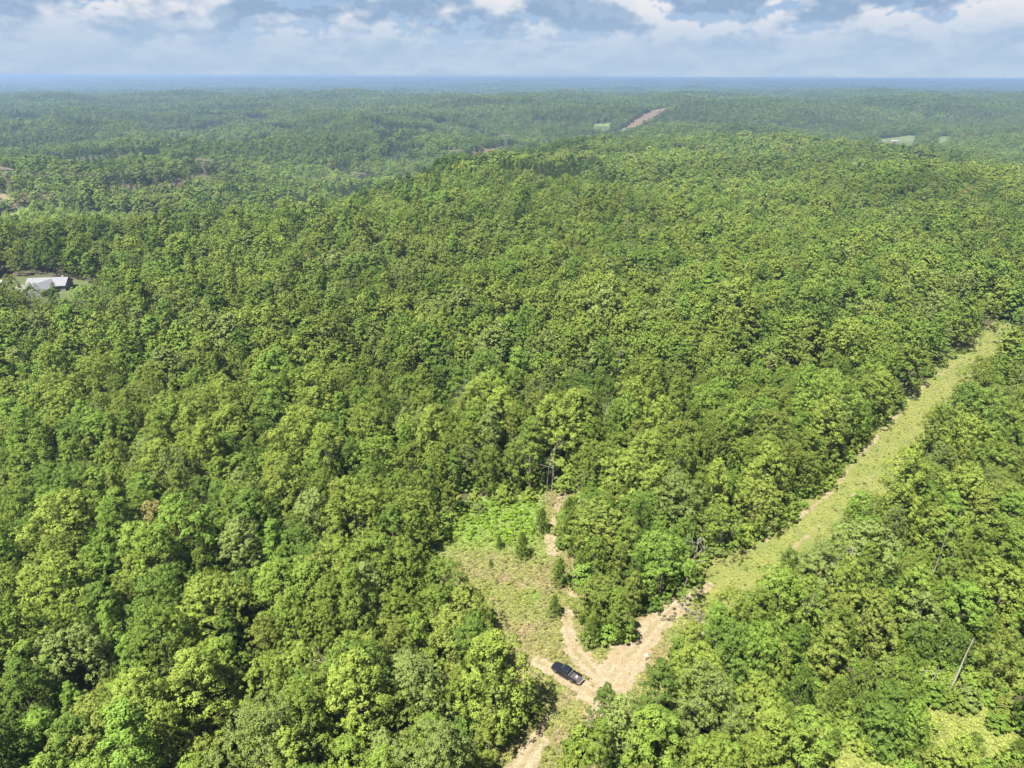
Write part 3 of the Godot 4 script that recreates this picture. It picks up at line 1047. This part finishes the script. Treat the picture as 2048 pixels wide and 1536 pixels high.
# ---------------------------------------------------------------- dead trees
func build_snags() -> void:
	# x, y, height, lean x, lean y, radius, branching, label
	var list := [
		[75.5, 92.0, 12.5, 0.24, 0.1, 0.3, 0, "tall bare grey snag leaning right, above the yellow-green glade"],
		[73.4, 93.6, 5.5, 0.14, 0.0, 0.16, 0, "short bare snag just left of the tall leaning snag"],
		[71.0, 93.0, 6.0, 0.12, 0.0, 0.13, 0, "thin bare snag, leftmost of the three above the glade"],
		[66.5, 116.0, 14.5, 0.02, 0.0, 0.2, 2, "forked pale dead top sticking out right of the strip"],
		[64.5, 115.0, 13.5, 0.02, 0.0, 0.14, 1, "thin dead top beside the forked pale one"],
		[57.5, 109.0, 12.5, 0.08, 0.0, 0.17, 0, "bare broken pole among trees right of the strip's near end"],
		[89.0, 122.5, 16.0, 0.1, 0.0, 0.16, 1, "thin curved dead pole near the right edge"],
		[96.0, 113.5, 14.0, 0.04, 0.0, 0.14, 1, "bare forked tip close to the right edge of the photo"],
		[10.2, 152.0, 16.0, -0.01, 0.02, 0.17, 3, "tall grey dead tree with twiggy crown at the far end of the clearing"],
		[9.0, 153.5, 13.0, 0.02, 0.0, 0.12, 0, "bare pole beside the twiggy dead tree beyond the clearing"],
		[17.6, 150.0, 8.5, -0.2, 0.1, 0.13, 1, "pale leaning dead tree right of the path's far end"],
		[8.0, 183.0, 19.5, 0.0, 0.0, 0.15, 0, "straight bare pole rising from the forest beyond the clearing"],
		[36.5, 120.5, 13.5, 0.1, -0.1, 0.26, 3, "big whitish dead tree tangled in the wedge beside the strip"],
		[33.0, 101.0, 11.0, 0.1, 0.0, 0.24, 3, "whitish dead branches in the trees right of the fork"],
		[-31.5, 90.0, 11.5, 0.05, 0.0, 0.16, 2, "dead tree with one bent arm in the lower left forest"],
		[-15.0, 185.0, 18.0, 0.0, 0.0, 0.16, 3, "small grey twiggy crown in the forest left of centre"],
		[34.0, 212.0, 19.0, 0.02, 0.0, 0.16, 2, "pale dead top in the forest above the clearing"],
		[-72.0, 212.0, 17.0, 0.0, 0.0, 0.16, 3, "grey dead crown in the left forest, halfway up the photo"],
		[-46.0, 157.0, 15.0, 0.0, 0.0, 0.15, 3, "grey dead crown in the left forest nearest the clearing"],
		[84.0, 215.0, 17.5, 0.0, 0.0, 0.15, 2, "dead top among trees left of the strip's middle"],
		[66.0, 178.0, 15.5, 0.0, 0.0, 0.15, 3, "grey twiggy dead tree left of the strip"],
		[126.0, 184.0, 15.0, 0.08, 0.0, 0.15, 1, "bare thin stem right of the strip's middle"],
		[25.0, 175.0, 17.0, 0.05, 0.0, 0.15, 2, "dead branching top between the path and the strip"],
	]
	for q in list:
		rng.seed = int(q[0] * 31.0 + q[1] * 7.0) + 5000
		var b := MB.new()
		var H: float = q[2]
		var pts := PackedVector3Array()
		var rad := PackedFloat32Array()
		for i in 7:
			var f := i / 6.0
			pts.append(Vector3(q[3] * H * f + sin(f * 5.0 + q[0]) * 0.18, H * f - (0.3 if i == 0 else 0.0), -q[4] * H * f + cos(f * 4.0) * 0.12))
			rad.append(q[5] * 0.8 * lerpf(1.0, 0.22, f))
		b.tube(pts, rad, 7)
		var o := thing("dead_tree", q[7], "dead tree", P(q[0], q[1]), 0.0, "bare dead trees")
		part("trunk", b.mesh(mats.dead), o)
		var n := [2, 4, 6, 11][q[6]] as int
		for k in n:
			var m := MB.new()
			var f := rng.randf_range(0.55 if q[6] < 3 else 0.45, 0.98)
			var s := pts[int(f * 6.0)].lerp(pts[int(f * 6.0) + 1], fmod(f * 6.0, 1.0))
			var a := k * GOLD + rng.randf()
			var L: float = [0.9, 1.8, 3.2, 3.4][q[6]] * rng.randf_range(0.6, 1.2)
			branch(m, s, Vector3(cos(a), rng.randf_range(0.3, 1.2), sin(a)).normalized(), L, q[5] * 0.36, 1 if q[6] > 1 else 0)
			part("branch", m.mesh(mats.dead), o)


# ---------------------------------------------------------------- pickup
func ring_yz(x: float, y0: float, y1: float, w0: float, w1: float, r: float) -> PackedVector3Array:
	var q := PackedVector3Array()
	for k in [[y1, w1 - r], [y1 - r, w1], [y0 + r, w0], [y0, w0 - r], [y0, -w0 + r], [y0 + r, -w0], [y1 - r, -w1], [y1, -w1 + r]]:
		q.append(Vector3(x, k[0], k[1]))
	return q

func build_pickup() -> void:
	# local axes: +x forward, +z to the truck's right
	var at := Vector2(9.95, 96.9)
	var head := Vector2(-0.775, 0.632)
	var t := thing("pickup_truck", "black crew-cab pickup truck with lowered tailgate parked at the sandy fork", "pickup truck", P(at.x, at.y, 0.07), atan2(head.y, head.x))
	t.scale = Vector3.ONE * 0.96
	var paint := smat(Color(0.003, 0.004, 0.010), 0.3)
	paint.clearcoat_enabled = true; paint.clearcoat = 0.25; paint.clearcoat_roughness = 0.05
	var glass := smat(Color(0.012, 0.02, 0.026), 0.05)
	var black := smat(Color(0.012, 0.012, 0.013), 0.7)
	var rubber := smat(Color(0.02, 0.019, 0.018), 0.9)
	var alloy := smat(Color(0.17, 0.13, 0.1), 0.45, 0.6)
	var chrome := smat(Color(0.45, 0.45, 0.46), 0.2, 1.0)
	var liner := grain(smat(Color(0.055, 0.052, 0.056), 0.75), 0.06, 1.5, 0.6, 31)
	var b := MB.new()
	# lower body from the nose to the back of the cab
	b.loft([ring_yz(2.86, 0.62, 1.0, 0.72, 0.70, 0.1), ring_yz(2.72, 0.5, 1.1, 0.9, 0.86, 0.1), ring_yz(2.3, 0.45, 1.17, 0.98, 0.93, 0.1), ring_yz(1.25, 0.45, 1.22, 1.0, 0.95, 0.08), ring_yz(1.15, 0.42, 1.24, 1.0, 0.96, 0.07), ring_yz(-1.0, 0.42, 1.24, 1.0, 0.96, 0.07)])
	part("body", b.mesh(paint), t)
	b = MB.new()
	b.loft([ring_yz(2.62, 1.1, 1.15, 0.7, 0.66, 0.02), ring_yz(1.9, 1.17, 1.225, 0.76, 0.7, 0.02), ring_yz(1.24, 1.2, 1.262, 0.78, 0.72, 0.02)])
	part("hood", b.mesh(paint), t)
	# cabin
	b = MB.new()
	b.loft([ring_yz(1.2, 1.22, 1.26, 0.88, 0.84, 0.02), ring_yz(0.42, 1.22, 1.86, 0.9, 0.7, 0.07), ring_yz(0.2, 1.22, 1.9, 0.9, 0.7, 0.08), ring_yz(-0.7, 1.22, 1.9, 0.9, 0.7, 0.08), ring_yz(-0.86, 1.22, 1.86, 0.9, 0.69, 0.07), ring_yz(-1.0, 1.22, 1.28, 0.9, 0.86, 0.02)])
	part("cab", b.mesh(paint), t)
	b = MB.new()
	b.loft([ring_yz(0.22, 1.885, 1.912, 0.62, 0.58, 0.01), ring_yz(-0.25, 1.89, 1.925, 0.64, 0.6, 0.01), ring_yz(-0.7, 1.885, 1.912, 0.62, 0.58, 0.01)])
	part("roof", b.mesh(paint), t)
	b = MB.new()
	b.quad(Vector3(1.13, 1.325, 0.78), Vector3(1.13, 1.325, -0.78), Vector3(0.45, 1.86, -0.6), Vector3(0.45, 1.86, 0.6))
	b.quad(Vector3(1.12, 1.30, -0.78), Vector3(1.12, 1.30, 0.78), Vector3(0.44, 1.83, 0.6), Vector3(0.44, 1.83, -0.6))
	part("windshield", b.mesh(glass), t)
	b = MB.new()
	b.box(Vector3(-0.945, 1.58, 0), Vector3(0.03, 0.4, 1.15), Basis(Vector3.BACK, 0.2))
	part("rear_window", b.mesh(glass), t)
	for s in [-1.0, 1.0]:
		for w in [[0.52, -0.12], [-0.2, -0.78]]:
			b = MB.new()
			b.box(Vector3((w[0] + w[1]) / 2, 1.56, s * 0.81), Vector3(w[0] - w[1], 0.44, 0.02), Basis(Vector3.RIGHT, -s * 0.3))
			part("side_window", b.mesh(glass), t)
		for x in [0.02, -0.86]:
			b = MB.new()
			b.soft_box(Vector3(x, 1.06, s * 1.0), Vector3(0.2, 0.045, 0.05), 0.01)
			part("door_handle", b.mesh(black), t)
		b = MB.new()
		b.soft_box(Vector3(0.88, 1.36, s * 1.16), Vector3(0.16, 0.26, 0.3), 0.05)
		b.box(Vector3(0.88, 1.28, s * 0.98), Vector3(0.07, 0.06, 0.16))
		part("mirror", b.mesh(black), t)
		b = MB.new()
		b.soft_box(Vector3(2.76, 0.93, s * 0.68), Vector3(0.16, 0.2, 0.34), 0.04)
		part("headlight", b.mesh(smat(Color(0.12, 0.125, 0.13), 0.2)), t)
		b = MB.new()
		b.soft_box(Vector3(-3.0, 1.02, s * 0.93), Vector3(0.1, 0.36, 0.14), 0.03)
		part("tail_light", b.mesh(smat(Color(0.24, 0.012, 0.012), 0.2)), t)
		b = MB.new()
		b.soft_box(Vector3(0.05, 0.4, s * 1.02), Vector3(2.1, 0.07, 0.16), 0.02)
		part("running_board", b.mesh(black), t)
		# bed side with its rail
		b = MB.new()
		b.loft([ring_yz(-1.03, 0.5, 1.26, 0.05, 0.05, 0.02), ring_yz(-1.4, 0.5, 1.26, 0.06, 0.06, 0.02), ring_yz(-2.3, 0.56, 1.26, 0.06, 0.06, 0.02), ring_yz(-3.02, 0.62, 1.25, 0.05, 0.05, 0.02)])
		part("bed_side", b.mesh(paint), t, Vector3(0, 0, s * 0.93))
		for x in [1.85, -1.82]:
			b = MB.new()
			var arc := PackedVector3Array()
			var rr := PackedFloat32Array()
			for k in 9:
				arc.append(Vector3(x + cos(PI * k / 8.0) * 0.47, 0.42 + sin(PI * k / 8.0) * 0.47, s * 0.985)); rr.append(0.05)
			b.tube(arc, rr, 6)
			part("wheel_arch", b.mesh(black), t)
			var w := Node3D.new()
			w.name = "wheel"
			t.add_child(w, true)
			w.position = Vector3(x, 0.4, s * 0.87)
			b = MB.new()
			var rings: Array = []
			for z in [[-0.14, 0.33], [-0.1, 0.4], [0.1, 0.4], [0.14, 0.33]]:
				var q := PackedVector3Array()
				for k in 20:
					q.append(Vector3(cos(TAU * k / 20.0) * z[1], sin(TAU * k / 20.0) * z[1], z[0]))
				rings.append(q)
			b.loft(rings)
			part("tyre", b.mesh(rubber), w)
			b = MB.new()
			rings = []
			for z in [[0.1, 0.26], [0.15, 0.25], [0.16, 0.2], [0.145, 0.06]]:
				var q := PackedVector3Array()
				for k in 16:
					q.append(Vector3(cos(TAU * k / 16.0) * z[1], sin(TAU * k / 16.0) * z[1], z[0] * s))
				rings.append(q)
			b.loft(rings)
			part("rim", b.mesh(alloy), w)
	b = MB.new()
	b.box(Vector3(-2.02, 0.74, 0), Vector3(1.96, 0.05, 1.7))
	for k in 9:
		b.box(Vector3(-2.02, 0.772, -0.72 + k * 0.18), Vector3(1.94, 0.018, 0.07))
	part("bed_floor", b.mesh(liner), t)
	b = MB.new()
	b.box(Vector3(-1.03, 0.98, 0), Vector3(0.06, 0.5, 1.76))
	part("bed_front_wall", b.mesh(paint), t)
	b = MB.new()
	b.soft_box(Vector3(-1.06, 1.27, 0), Vector3(0.07, 0.05, 1.8), 0.015)
	part("bed_rail", b.mesh(smat(Color(0.2, 0.2, 0.21), 0.4)), t)
	var gate := MB.new()
	gate.soft_box(Vector3(-3.3, 0.73, 0), Vector3(0.54, 0.07, 1.68), 0.02)
	var go := part("tailgate", gate.mesh(liner), t)
	b = MB.new()
	b.box(Vector3(-3.57, 0.765, 0), Vector3(0.04, 0.03, 1.66))
	for s in [-1.0, 1.0]:
		b.box(Vector3(-3.3, 0.768, s * 0.82), Vector3(0.5, 0.025, 0.04))
	part("tailgate_edge", b.mesh(smat(Color(0.4, 0.4, 0.42), 0.4)), go)
	for s in [-1.0, 1.0]:
		b = MB.new()
		b.tube(PackedVector3Array([Vector3(-3.0, 1.15, s * 0.85), Vector3(-3.45, 0.77, s * 0.82)]), PackedFloat32Array([0.012, 0.012]), 5)
		part("tailgate_cable", b.mesh(chrome), t)
	b = MB.new()
	b.soft_box(Vector3(-3.1, 0.5, 0), Vector3(0.22, 0.2, 1.9), 0.04)
	part("rear_bumper", b.mesh(black), t)
	b = MB.new()
	b.soft_box(Vector3(2.88, 0.58, 0), Vector3(0.2, 0.24, 1.7), 0.05)
	part("front_bumper", b.mesh(black), t)
	b = MB.new()
	b.box(Vector3(2.87, 0.9, 0), Vector3(0.03, 0.26, 0.95))
	for k in 4:
		b.box(Vector3(2.89, 0.81 + k * 0.06, 0), Vector3(0.02, 0.02, 0.93))
	part("grille", b.mesh(black), t)
	# load in the bed
	var xf := t.transform
	var c := thing("storage_box", "small white box lying in the bed of the black pickup", "box", xf * Vector3(-2.38, 0.784, 0.1), t.rotation.y + 0.12)
	b = MB.new(); b.soft_box(Vector3(0, 0.13, 0), Vector3(0.42, 0.26, 0.36), 0.03)
	part("case", b.mesh(smat(Color(0.22, 0.22, 0.215), 0.5)), c)
	b = MB.new(); b.soft_box(Vector3(0, 0.285, 0), Vector3(0.45, 0.05, 0.39), 0.015)
	part("lid", b.mesh(smat(Color(0.25, 0.25, 0.245), 0.5)), c)
	c = thing("tool_bag", "dark bag beside the white box in the pickup bed", "bag", xf * Vector3(-2.1, 0.784, 0.62), t.rotation.y + 0.3)
	b = MB.new()
	b.loft([ring_yz(-0.28, 0.02, 0.14, 0.09, 0.05, 0.03), ring_yz(-0.2, 0.0, 0.2, 0.12, 0.07, 0.04), ring_yz(0.2, 0.0, 0.2, 0.12, 0.07, 0.04), ring_yz(0.28, 0.02, 0.14, 0.09, 0.05, 0.03)])
	part("bag_body", b.mesh(smat(Color(0.05, 0.045, 0.05), 0.9)), c)
	b = MB.new()
	b.tube(PackedVector3Array([Vector3(-0.14, 0.19, 0), Vector3(-0.1, 0.28, 0), Vector3(0.1, 0.28, 0), Vector3(0.14, 0.19, 0)]), PackedFloat32Array([0.012, 0.012, 0.012, 0.012]), 5)
	part("handle", b.mesh(smat(Color(0.03, 0.03, 0.03), 0.9)), c)


func build_sign() -> void:
	var o := thing("small_sign", "small blank white sign on a thin post at the right edge of the fork", "sign", P(24.8, 100.3, 0.0), 0.6)
	var b := MB.new()
	b.box(Vector3(0, 0.75, 0), Vector3(0.08, 1.7, 0.08))
	part("post", b.mesh(smat(Color(0.4, 0.35, 0.28), 0.9)), o)
	b = MB.new()
	b.soft_box(Vector3(0, 1.55, 0.07), Vector3(0.75, 0.5, 0.03), 0.01, Basis(Vector3.RIGHT, -0.25))
	part("board", b.mesh(smat(Color(0.75, 0.74, 0.7), 0.6)), o)


# ---------------------------------------------------------------- house
func gable(b: MB, L: float, W: float, eave: float, ridge: float, over: float, thick := 0.14) -> void:
	# two slabs of roof, ridge along x
	for s in [-1.0, 1.0]:
		var sl := (ridge - eave) / (W * 0.5)
		var e := Vector3(0, eave - sl * over, s * (W * 0.5 + over))
		var r := Vector3(0, ridge, 0)
		var nn := Vector3(0, W * 0.5, s * (ridge - eave)).normalized() * thick
		var ring0 := PackedVector3Array()
		var ring1 := PackedVector3Array()
		for q in [e, r, r + Vector3(0, thick / nn.normalized().y, 0), e + nn]:
			ring0.append(q + Vector3(-L * 0.5 - over, 0, 0)); ring1.append(q + Vector3(L * 0.5 + over, 0, 0))
		b.loft([ring0, ring1])

func seams(b: MB, L: float, W: float, eave: float, ridge: float, over: float) -> void:
	var sl := (ridge - eave) / (W * 0.5)
	var n := int(L / 0.6)
	for s in [-1.0, 1.0]:
		for k in n + 1:
			var x := -L * 0.5 + L * k / n
			var a := Vector3(x, eave - sl * over + 0.17, s * (W * 0.5 + over))
			var r := Vector3(x, ridge + 0.17, 0)
			b.tube(PackedVector3Array([a, r]), PackedFloat32Array([0.03, 0.03]), 4)

func gable_walls(b: MB, L: float, W: float, eave: float, ridge: float) -> void:
	var r0 := PackedVector3Array()
	var r1 := PackedVector3Array()
	for q in [Vector2(-W * 0.5, -0.3), Vector2(W * 0.5, -0.3), Vector2(W * 0.5, eave), Vector2(0, ridge), Vector2(-W * 0.5, eave)]:
		r0.append(Vector3(-L * 0.5, q.y, q.x)); r1.append(Vector3(L * 0.5, q.y, q.x))
	b.loft([r0, r1])

func build_house() -> void:
	var roof_m := smat(Color(0.095, 0.103, 0.122), 0.5)
	var wall_m := smat(Color(0.12, 0.125, 0.13), 0.85)
	var dark := smat(Color(0.03, 0.035, 0.045), 0.2)
	var white := smat(Color(0.2, 0.2, 0.2), 0.7)
	var cx := -231.0
	var cy := 345.0
	var o := thing("farm_house", "white house with pale grey metal roof in a small lawn at the left", "house", P(cx, cy), 0.16)
	o.scale = Vector3.ONE * 1.04
	var b := MB.new()
	gable_walls(b, 17.0, 9.5, 2.9, 5.6)
	part("wall", b.mesh(wall_m), o)
	b = MB.new(); gable(b, 17.0, 9.5, 2.9, 5.6, 0.5)
	var rf := part("roof", b.mesh(roof_m), o)
	b = MB.new(); seams(b, 17.0, 9.5, 2.9, 5.6, 0.5)
	part("standing_seams", b.mesh(roof_m), rf).set_meta("kind", "stuff")
	# wing towards the camera
	var wing := Basis(Vector3.UP, PI * 0.5 - 0.35)
	b = MB.new(); gable_walls(b, 12.0, 8.5, 2.8, 5.2)
	var w := part("wing_wall", b.mesh(wall_m), o, Vector3(-0.5, 0, 7.0))
	w.basis = wing
	b = MB.new(); gable(b, 12.0, 8.5, 2.8, 5.2, 0.6)
	w = part("wing_roof", b.mesh(roof_m), o, Vector3(-0.5, 0.02, 7.0))
	w.basis = wing
	b = MB.new(); seams(b, 12.0, 8.5, 2.8, 5.2, 0.6)
	part("standing_seams", b.mesh(roof_m), w).set_meta("kind", "stuff")
	for x in [-6.5, -3.8, 4.2, 6.6]:
		b = MB.new(); b.box(Vector3(x, 1.6, 4.76), Vector3(1.2, 1.3, 0.04))
		var win := part("window", b.mesh(dark), o)
		b = MB.new()
		for q in [[0.0, 0.69, 1.36, 0.08], [0.0, -0.69, 1.36, 0.08], [0.64, 0.0, 0.08, 1.3], [-0.64, 0.0, 0.08, 1.3]]:
			b.box(Vector3(x + q[0], 1.6 + q[1], 4.79), Vector3(q[2], q[3], 0.06))
		part("frame", b.mesh(white), win)
	b = MB.new(); b.box(Vector3(1.6, 1.05, 4.76), Vector3(1.0, 2.1, 0.05))
	part("door", b.mesh(smat(Color(0.2, 0.08, 0.05), 0.6)), o)
	b = MB.new(); b.box(Vector3(6.2, 5.4, -1.0), Vector3(0.8, 1.6, 0.8))
	part("chimney", b.mesh(smat(Color(0.3, 0.2, 0.16), 0.9)), o)
	# yard, drive, shed
	structure("lawn", sheet(-275, 324, -198, 384, 1.5, 0.06, func(x, y): return edge(P_YARD, x, y, 1.0) + 1.5, func(x, y): return Color(0.07, 0.095, 0.024) * (1.0 + 0.4 * nz.get_noise_2d(x * 9.0, y * 9.0))).mesh(mats.grass_floor), "sunlit lawn round the white house")
	var drive := poly([-250, 350, -242, 352, -240, 342, -245, 336, -251, 340])
	structure("concrete_drive", sheet(-260, 328, -232, 360, 1.0, 0.14, func(x, y): return edge(drive, x, y, 0.2), func(_x, _y): return Color(0.17, 0.165, 0.15)).mesh(mats.soil), "pale concrete drive left of the house")
	var s := thing("shed", "little white shed at the left edge beside the lawn", "shed", P(-258.0, 346.0), 0.3)
	b = MB.new(); gable_walls(b, 5.0, 3.5, 2.3, 3.3)
	part("wall", b.mesh(white), s)
	b = MB.new(); gable(b, 5.0, 3.5, 2.3, 3.3, 0.25)
	part("roof", b.mesh(white), s)
	b = MB.new(); b.box(Vector3(0.5, 1.0, 1.77), Vector3(1.0, 2.0, 0.05))
	part("door", b.mesh(dark), s)


# ---------------------------------------------------------------- power line
func build_power_line() -> void:
	var steel := smat(Color(0.15, 0.12, 0.10), 0.8, 0.1)
	var pale := smat(Color(0.4, 0.4, 0.39), 0.5)
	var dir := Vector2(0.5027, 0.8645)
	var start := Vector2(-489, 709)
	var labels := [
		"lattice power pylon on the tan field at the left edge", "rusty pylon top above the trees, second pylon from the left",
		"half-hidden pylon behind the reddish cut, third from the left", "wide pylon in the dark gap of the valley, left one of the pair",
		"pylon right of the pair in the valley gap", "farthest pylon, small and dark beside the green pasture"]
	var spots := [0.0, 223.0, 498.0, 766.0, 945.0, 1325.0]
	var H := 27.0
	var arm := 15.0
	var along := Vector3(dir.x, 0, -dir.y)
	var across := Vector3(dir.y, 0, dir.x)
	var proto: Node3D
	var tops: Array[Vector3] = []
	for k in spots.size():
		var q: Vector2 = start + dir * spots[k]
		tops.append(P(q.x, q.y, H))
		var turn := atan2(dir.x, dir.y) * -1.0
		var o: Node3D
		if k == 0:
			o = thing("power_pylon", labels[k], "pylon", P(q.x, q.y), turn, "pylons of one power line")
			var waist := 12.5
			for sx in [-1.0, 1.0]:
				for sz in [-1.0, 1.0]:
					var b := MB.new()
					b.tube(PackedVector3Array([Vector3(sx * 3.6, -0.3, sz * 3.6), Vector3(sx * 1.1, waist, sz * 1.1)]), PackedFloat32Array([0.2, 0.16]), 4)
					part("leg", b.mesh(steel), o)
			var br := MB.new()
			for lv in 4:
				var f0 := lv / 4.0
				var f1 := (lv + 1) / 4.0
				var a0 := lerpf(3.6, 1.1, f0)
				var a1 := lerpf(3.6, 1.1, f1)
				for s in 4:
					var u0 := Vector3(1, 0, 1).rotated(Vector3.UP, s * PI / 2)
					var u1 := Vector3(1, 0, 1).rotated(Vector3.UP, (s + 1) * PI / 2)
					br.tube(PackedVector3Array([u0 * a0 + Vector3(0, waist * f0, 0), u1 * a1 + Vector3(0, waist * f1, 0)]), PackedFloat32Array([0.09, 0.09]), 4)
					br.tube(PackedVector3Array([u1 * a0 + Vector3(0, waist * f0, 0), u0 * a1 + Vector3(0, waist * f1, 0)]), PackedFloat32Array([0.09, 0.09]), 4)
					br.tube(PackedVector3Array([u0 * a1 + Vector3(0, waist * f1, 0), u1 * a1 + Vector3(0, waist * f1, 0)]), PackedFloat32Array([0.09, 0.09]), 4)
			part("cross_bracing", br.mesh(steel), o)
			for s in [-1.0, 1.0]:
				var b := MB.new()
				for z in [-0.8, 0.8]:
					b.tube(PackedVector3Array([Vector3(s * 1.0, waist, z), Vector3(s * 7.2, H - 3.0, z * 0.6), Vector3(s * 7.8, H, z * 0.6)]), PackedFloat32Array([0.15, 0.14, 0.12]), 4)
					b.tube(PackedVector3Array([Vector3(s * 0.2, waist + 0.4, z), Vector3(s * 5.2, H - 2.0, z * 0.6), Vector3(s * 5.6, H, z * 0.6)]), PackedFloat32Array([0.13, 0.12, 0.1]), 4)
				for m in 6:
					var f := m / 6.0
					b.tube(PackedVector3Array([Vector3(s * lerpf(1.0, 7.2, f), lerpf(waist, H - 3, f), 0.7), Vector3(s * lerpf(0.2, 5.2, f + 0.15), lerpf(waist + 0.4, H - 2.0, f + 0.15), -0.7)]), PackedFloat32Array([0.08, 0.08]), 4)
				part("arm", b.mesh(steel), o)
			var beam := MB.new()
			for z in [-0.6, 0.6]:
				beam.tube(PackedVector3Array([Vector3(-arm, H, z * 0.4), Vector3(-7.8, H + 0.9, z), Vector3(7.8, H + 0.9, z), Vector3(arm, H, z * 0.4)]), PackedFloat32Array([0.13, 0.15, 0.15, 0.13]), 4)
				beam.tube(PackedVector3Array([Vector3(-arm, H, z * 0.4), Vector3(-7.8, H - 0.5, z), Vector3(7.8, H - 0.5, z), Vector3(arm, H, z * 0.4)]), PackedFloat32Array([0.13, 0.15, 0.15, 0.13]), 4)
				for m in 16:
					var x := -arm + 1.5 + m * 1.7
					beam.tube(PackedVector3Array([Vector3(x, H - 0.4, z), Vector3(x + 0.85, H + 0.8, z), Vector3(x + 1.7, H - 0.4, z)]), PackedFloat32Array([0.08, 0.08, 0.08]), 4)
			part("crossbeam", beam.mesh(steel), o)
			for s in [-1.0, 1.0]:
				var b := MB.new()
				b.tube(PackedVector3Array([Vector3(s * 5.6, H + 0.9, 0), Vector3(s * 7.0, H + 3.4, 0)]), PackedFloat32Array([0.14, 0.08]), 4)
				part("peak", b.mesh(steel), o)
			for x in [-13.6, 0.0, 13.6]:
				var b := MB.new()
				var pts := PackedVector3Array()
				var rr := PackedFloat32Array()
				for m in 13:
					pts.append(Vector3(x, H - 0.3 - m * 0.3, 0)); rr.append(0.3 if m % 2 else 0.2)
				b.tube(pts, rr, 7)
				part("insulator", b.mesh(pale), o)
			proto = o
		else:
			o = proto.duplicate()
			o.name = numbered("power_pylon")
			add_child(o, true)
			o.position = P(q.x, q.y)
			o.set_meta("label", labels[k])
	# conductors hang from the insulators, one wire per phase and two ground wires
	tops.insert(0, P(start.x - dir.x * 250.0, start.y - dir.y * 250.0, H))
	var last := start + dir * 1720.0
	tops.append(P(last.x, last.y, H))
	var wire := smat(Color(0.22, 0.22, 0.22), 0.6, 0.2)
	for w in [[-13.6, -4.2, "outer conductor wire on the near side of the pylons"], [0.0, -4.2, "middle conductor wire of the power line"], [13.6, -4.2, "outer conductor wire on the far side of the pylons"], [-7.0, 3.4, "thin ground wire above the near pylon arms"], [7.0, 3.4, "thin ground wire above the far pylon arms"]]:
		var pts := PackedVector3Array()
		var rr := PackedFloat32Array()
		for i in tops.size() - 1:
			var a: Vector3 = tops[i] + across * w[0] + Vector3(0, w[1], 0)
			var c: Vector3 = tops[i + 1] + across * w[0] + Vector3(0, w[1], 0)
			for m in 14:
				var f := m / 14.0
				pts.append(a.lerp(c, f) - Vector3(0, 4.0 * f * (1.0 - f) * a.distance_to(c) * (0.028 if w[1] < 0 else 0.02), 0))
				rr.append(0.05 if w[1] < 0 else 0.03)
		var b := MB.new()
		b.tube(pts, rr, 4)
		var o := thing("power_line_wire", w[2], "wire", Vector3.ZERO, 0.0, "wires of the power line")
		part("cable", b.mesh(wire), o)


func build_far_farms() -> void:
	var roof_m := smat(Color(0.17, 0.17, 0.17), 0.5)
	var wall_m := smat(Color(0.17, 0.165, 0.16), 0.8)
	for q in [
		[972.0, 1915.0, 22.0, 12.0, 0.3, "long white barn at the edge of the farm pasture, far right valley"],
		[905.0, 1880.0, 11.0, 8.0, -0.2, "small white farmhouse left of the long barn in the far valley"],
		[-105.0, 1780.0, 14.0, 9.0, 0.1, "tiny white roof in the forest above the paired pylons"],
		[-100.5, 458.0, 9.0, 7.0, 0.4, ""]]:
		if q[5] == "":
			continue
		var o := thing("farm_building", q[5], "building", P(q[0], q[1]), q[4])
		var b := MB.new()
		gable_walls(b, q[2], q[3], 3.6, 6.0)
		part("wall", b.mesh(wall_m), o)
		b = MB.new()
		gable(b, q[2], q[3], 3.6, 6.0, 0.4)
		part("roof", b.mesh(roof_m), o)
		b = MB.new()
		b.box(Vector3(0, 1.5, q[3] * 0.5 + 0.03), Vector3(3.0, 3.0, 0.08))
		part("door", b.mesh(smat(Color(0.05, 0.05, 0.05), 0.7)), o)
